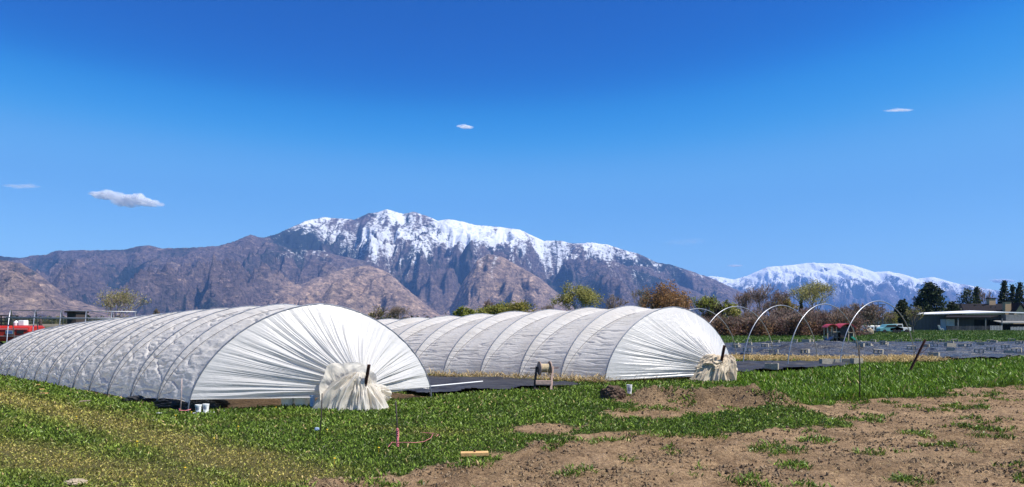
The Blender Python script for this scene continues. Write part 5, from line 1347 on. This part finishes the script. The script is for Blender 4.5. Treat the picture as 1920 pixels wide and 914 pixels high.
tone = np.array([(.13, .09, .055), (.22, .155, .093), (.30, .215, .13)])[rg.integers(0, 3, n)]
tag(npobj('soil_clods', Vv.reshape(-1, 3), Fc, M['straw'], attrs={'col': np.repeat(tone, 6, 0)}, smooth=False), 'clods and crumbs scattered over the bare soil', 'soil clods', kind='stuff')
N = 34000; U = rg.uniform(0, 1, N); D = (6.0 ** .4 + U * (20 ** .4 - 6.0 ** .4)) ** (1 / .4); x, y = rg.uniform(-.3, .86, N) * D, D
keep = (soilmask(x, y) > .5) & ~inpoly(x, y, IN1) & ~inpoly(x, y, IN2) & (fbm(x * .8, y * .8, 117, 3) > -.1); x, y = x[keep], y[keep]; n = len(x)
cols = np.array([.42, .31, .17]) * rg.uniform(.5, 1.25, (n, 1))
V, Fc, c = blades(x, y, rg.uniform(.03, .11, n), rg.uniform(.004, .009, n), rg, cols, np.full(n, -.4), gz(x, y) + .012, .1)
tag(npobj('dry_stalks', V, Fc, M['straw'], attrs={'col': c}, smooth=False), 'dry straw coloured stalks lying on the bare soil', 'dry stalks', kind='stuff')

# ------------------------------------------------------------------ clouds (beyond and above the haze)
def cloud(px, py, w_px, h_px, D, seed, dens, label, puffs=9, tiltz=0.0):
    c0 = P(px, py, D); W = w_px / F * D / 2; H = h_px / F * D / 2; rr = random.Random(seed); parts = []
    for i in range(puffs):
        f = (i + .5) / puffs * 2 - 1; s_ = (1 - abs(f) ** 2) ** .5 * rr.uniform(.7, 1.1) + .15
        cz = c0[2] - tiltz * f * H + rr.uniform(-.25, .25) * H
        Nu, Nv = 40, 24; ph = np.linspace(0, 2 * math.pi, Nu); pq = np.linspace(0, math.pi, Nv); PH, PQ = np.meshgrid(ph, pq, indexing='ij')
        d = np.stack([np.cos(PH) * np.sin(PQ), np.sin(PH) * np.sin(PQ), np.cos(PQ)], -1)
        b_ = 1 + .5 * fbm(d[..., 0] * 2 + i * 3, d[..., 2] * 2 + d[..., 1], seed + i, 4)
        y_ = rr.uniform(-.3, .3) * H
        for sh_ in (1.12, 1.0, .88, .76, .64, .5):
            r = (W / puffs * 2.8 * sh_, H * .9 * s_ * sh_, H * .52 * s_ * sh_)
            parts.append(((d * b_[..., None] * np.array(r) + np.array([c0[0] + f * W * .9, c0[1] + y_, cz])).reshape(-1, 3), gridfaces(Nu, Nv)))
    V, Fc = join_np(parts)
    t = NT('cloud_vapour'); t.t.nodes.remove(t.b)
    df = t.n('ShaderNodeBsdfDiffuse'); df.inputs['Color'].default_value = (.95, .95, .95, 1); tl = t.n('ShaderNodeBsdfTranslucent'); tl.inputs['Color'].default_value = (.95, .95, .95, 1)
    m1 = t.n('ShaderNodeMixShader'); m1.inputs[0].default_value = .7; t.l(df.outputs[0], m1.inputs[1]); t.l(tl.outputs[0], m1.inputs[2])
    tp = t.n('ShaderNodeBsdfTransparent'); m2 = t.n('ShaderNodeMixShader')
    f = t.ramp(t.noise(t.obj(), 1.0 / H, 5, .6), [(.34, (0, 0, 0)), (.66, (1, 1, 1))]); t.l(t.math('MULTIPLY', f, dens), m2.inputs[0])
    t.l(tp.outputs[0], m2.inputs[1]); t.l(m1.outputs[0], m2.inputs[2]); t.l(m2.outputs[0], t.out.inputs['Surface'])
    o = npobj('cloud', V, Fc, t.m, loc=tuple(c0)); tag(o, label, 'cloud', 'small clouds in the blue sky'); return o


cloud(236, 374, 132, 32, 13500, 1, .30, 'largest bright white cloud, long and lumpy, over the left hills', 11, .55)
cloud(40, 350, 60, 12, 12500, 2, .04, 'faint thin cloud at the left photo edge', 7)
cloud(872, 239, 22, 12, 9800, 3, .16, 'tiny white cloud alone high over the main peak', 4, .4)
cloud(1685, 207, 46, 9, 9000, 4, .08, 'thin wispy cloud high at the right', 6)
cloud(1379, 499, 20, 6, 28500, 5, .16, 'tiny cloud low over the gap between the two ranges', 4)
cloud(1880, 527, 38, 11, 38000, 6, .3, 'small white cloud low behind the conifers at right', 6)
cloud(1285, 454, 70, 22, 28500, 7, .008, 'barely visible faint cloud above the right slope', 6)

# ------------------------------------------------------------------ haze
mb = MB().box(-31000, 31000, -1450, 26400, -70, 1720)
t = NT('haze_air'); t.t.nodes.remove(t.b); pv = t.n('ShaderNodeVolumePrincipled')
pv.inputs['Color'].default_value = (0.22, 0.46, 1.0, 1); pv.inputs['Density'].default_value = 4.0e-5; pv.inputs['Anisotropy'].default_value = 0.0
t.l(pv.outputs[0], t.out.inputs['Volume'])
hz = obj('haze', mb, t.m); tag(hz, 'pale blue air between the field and the mountains', 'haze', kind='stuff')

# ------------------------------------------------------------------ light, sky, camera
EL = math.radians(57); SUN = np.array([0.95, -0.31])
SUN = SUN / np.linalg.norm(SUN)
w = bpy.data.worlds.new('World'); bpy.context.scene.world = w; w.use_nodes = True; nt = w.node_tree
sky = nt.nodes.new('ShaderNodeTexSky'); sky.sky_type = 'NISHITA'; sky.sun_disc = False; sky.sun_elevation = EL
sky.sun_rotation = math.atan2(SUN[0], SUN[1]); sky.altitude = 1500; sky.air_density = 1.0; sky.dust_density = 0.2; sky.ozone_density = 4.0
bg = nt.nodes['Background']; bg.inputs['Strength'].default_value = 0.06
sky.ozone_density = 2.0; bg.inputs['Strength'].default_value = 0.1
vm = nt.nodes.new('ShaderNodeVectorMath'); vm.operation = 'SCALE'; vm.inputs['Scale'].default_value = 0.1
vm2 = nt.nodes.new('ShaderNodeVectorMath'); vm2.operation = 'SCALE'; vm2.inputs['Scale'].default_value = 10.0
cv = nt.nodes.new('ShaderNodeRGBCurve')
for ci, pts in enumerate([[(0, .0), (.10, .0), (.13, .0), (.158, .012), (.207, .072), (.254, .092), (.4, .18), (1, .6)],
                          [(0, .01), (.15, .045), (.218, .080), (.261, .165), (.332, .245), (.392, .265), (.6, .42), (1, .8)],
                          [(0, 0), (.3, .25), (.393, .35), (.458, .47), (.544, .52), (.6, .535), (1, .85)]]):
    c_ = cv.mapping.curves[ci]; c_.points[0].location = pts[0]; c_.points[1].location = pts[-1]
    for p_ in pts[1:-1]: c_.points.new(*p_)
    for p_ in c_.points: p_.handle_type = 'AUTO_CLAMPED'
cv.mapping.update()
nt.links.new(sky.outputs[0], vm.inputs[0]); nt.links.new(vm.outputs[0], cv.inputs['Color']); nt.links.new(cv.outputs[0], vm2.inputs[0]); nt.links.new(vm2.outputs[0], bg.inputs['Color'])
sl = bpy.data.lights.new('sun', 'SUN'); sl.energy = 4.6; sl.angle = math.radians(0.5); sl.color = (1.0, 0.95, 0.87)
so = bpy.data.objects.new('sun', sl); C.objects.link(so)
from mathutils import Vector
dv = Vector((SUN[0] * math.cos(EL), SUN[1] * math.cos(EL), math.sin(EL)))
so.rotation_euler = (-dv).to_track_quat('-Z', 'Y').to_euler(); so.location = (20, -5, 30)

cam = bpy.data.cameras.new('camera'); co = bpy.data.objects.new('camera', cam); C.objects.link(co)
co.location = (0, 0, EYE); co.rotation_euler = (math.pi / 2, 0, 0)
cam.sensor_width = 36; cam.lens = F / 1920 * 36; cam.shift_y = (HY - 457) / 1920; cam.clip_start = 0.05; cam.clip_end = 90000
sc = bpy.context.scene; sc.camera = co
sc.view_settings.view_transform = 'Standard'; sc.view_settings.look = 'None'; sc.view_settings.exposure = 0.75; sc.view_settings.gamma = 1.0
sc.cycles.use_denoising = True
sc.cycles.max_bounces = 10; sc.cycles.diffuse_bounces = 5; sc.cycles.transmission_bounces = 4; sc.cycles.volume_bounces = 1; sc.cycles.transparent_max_bounces = 90
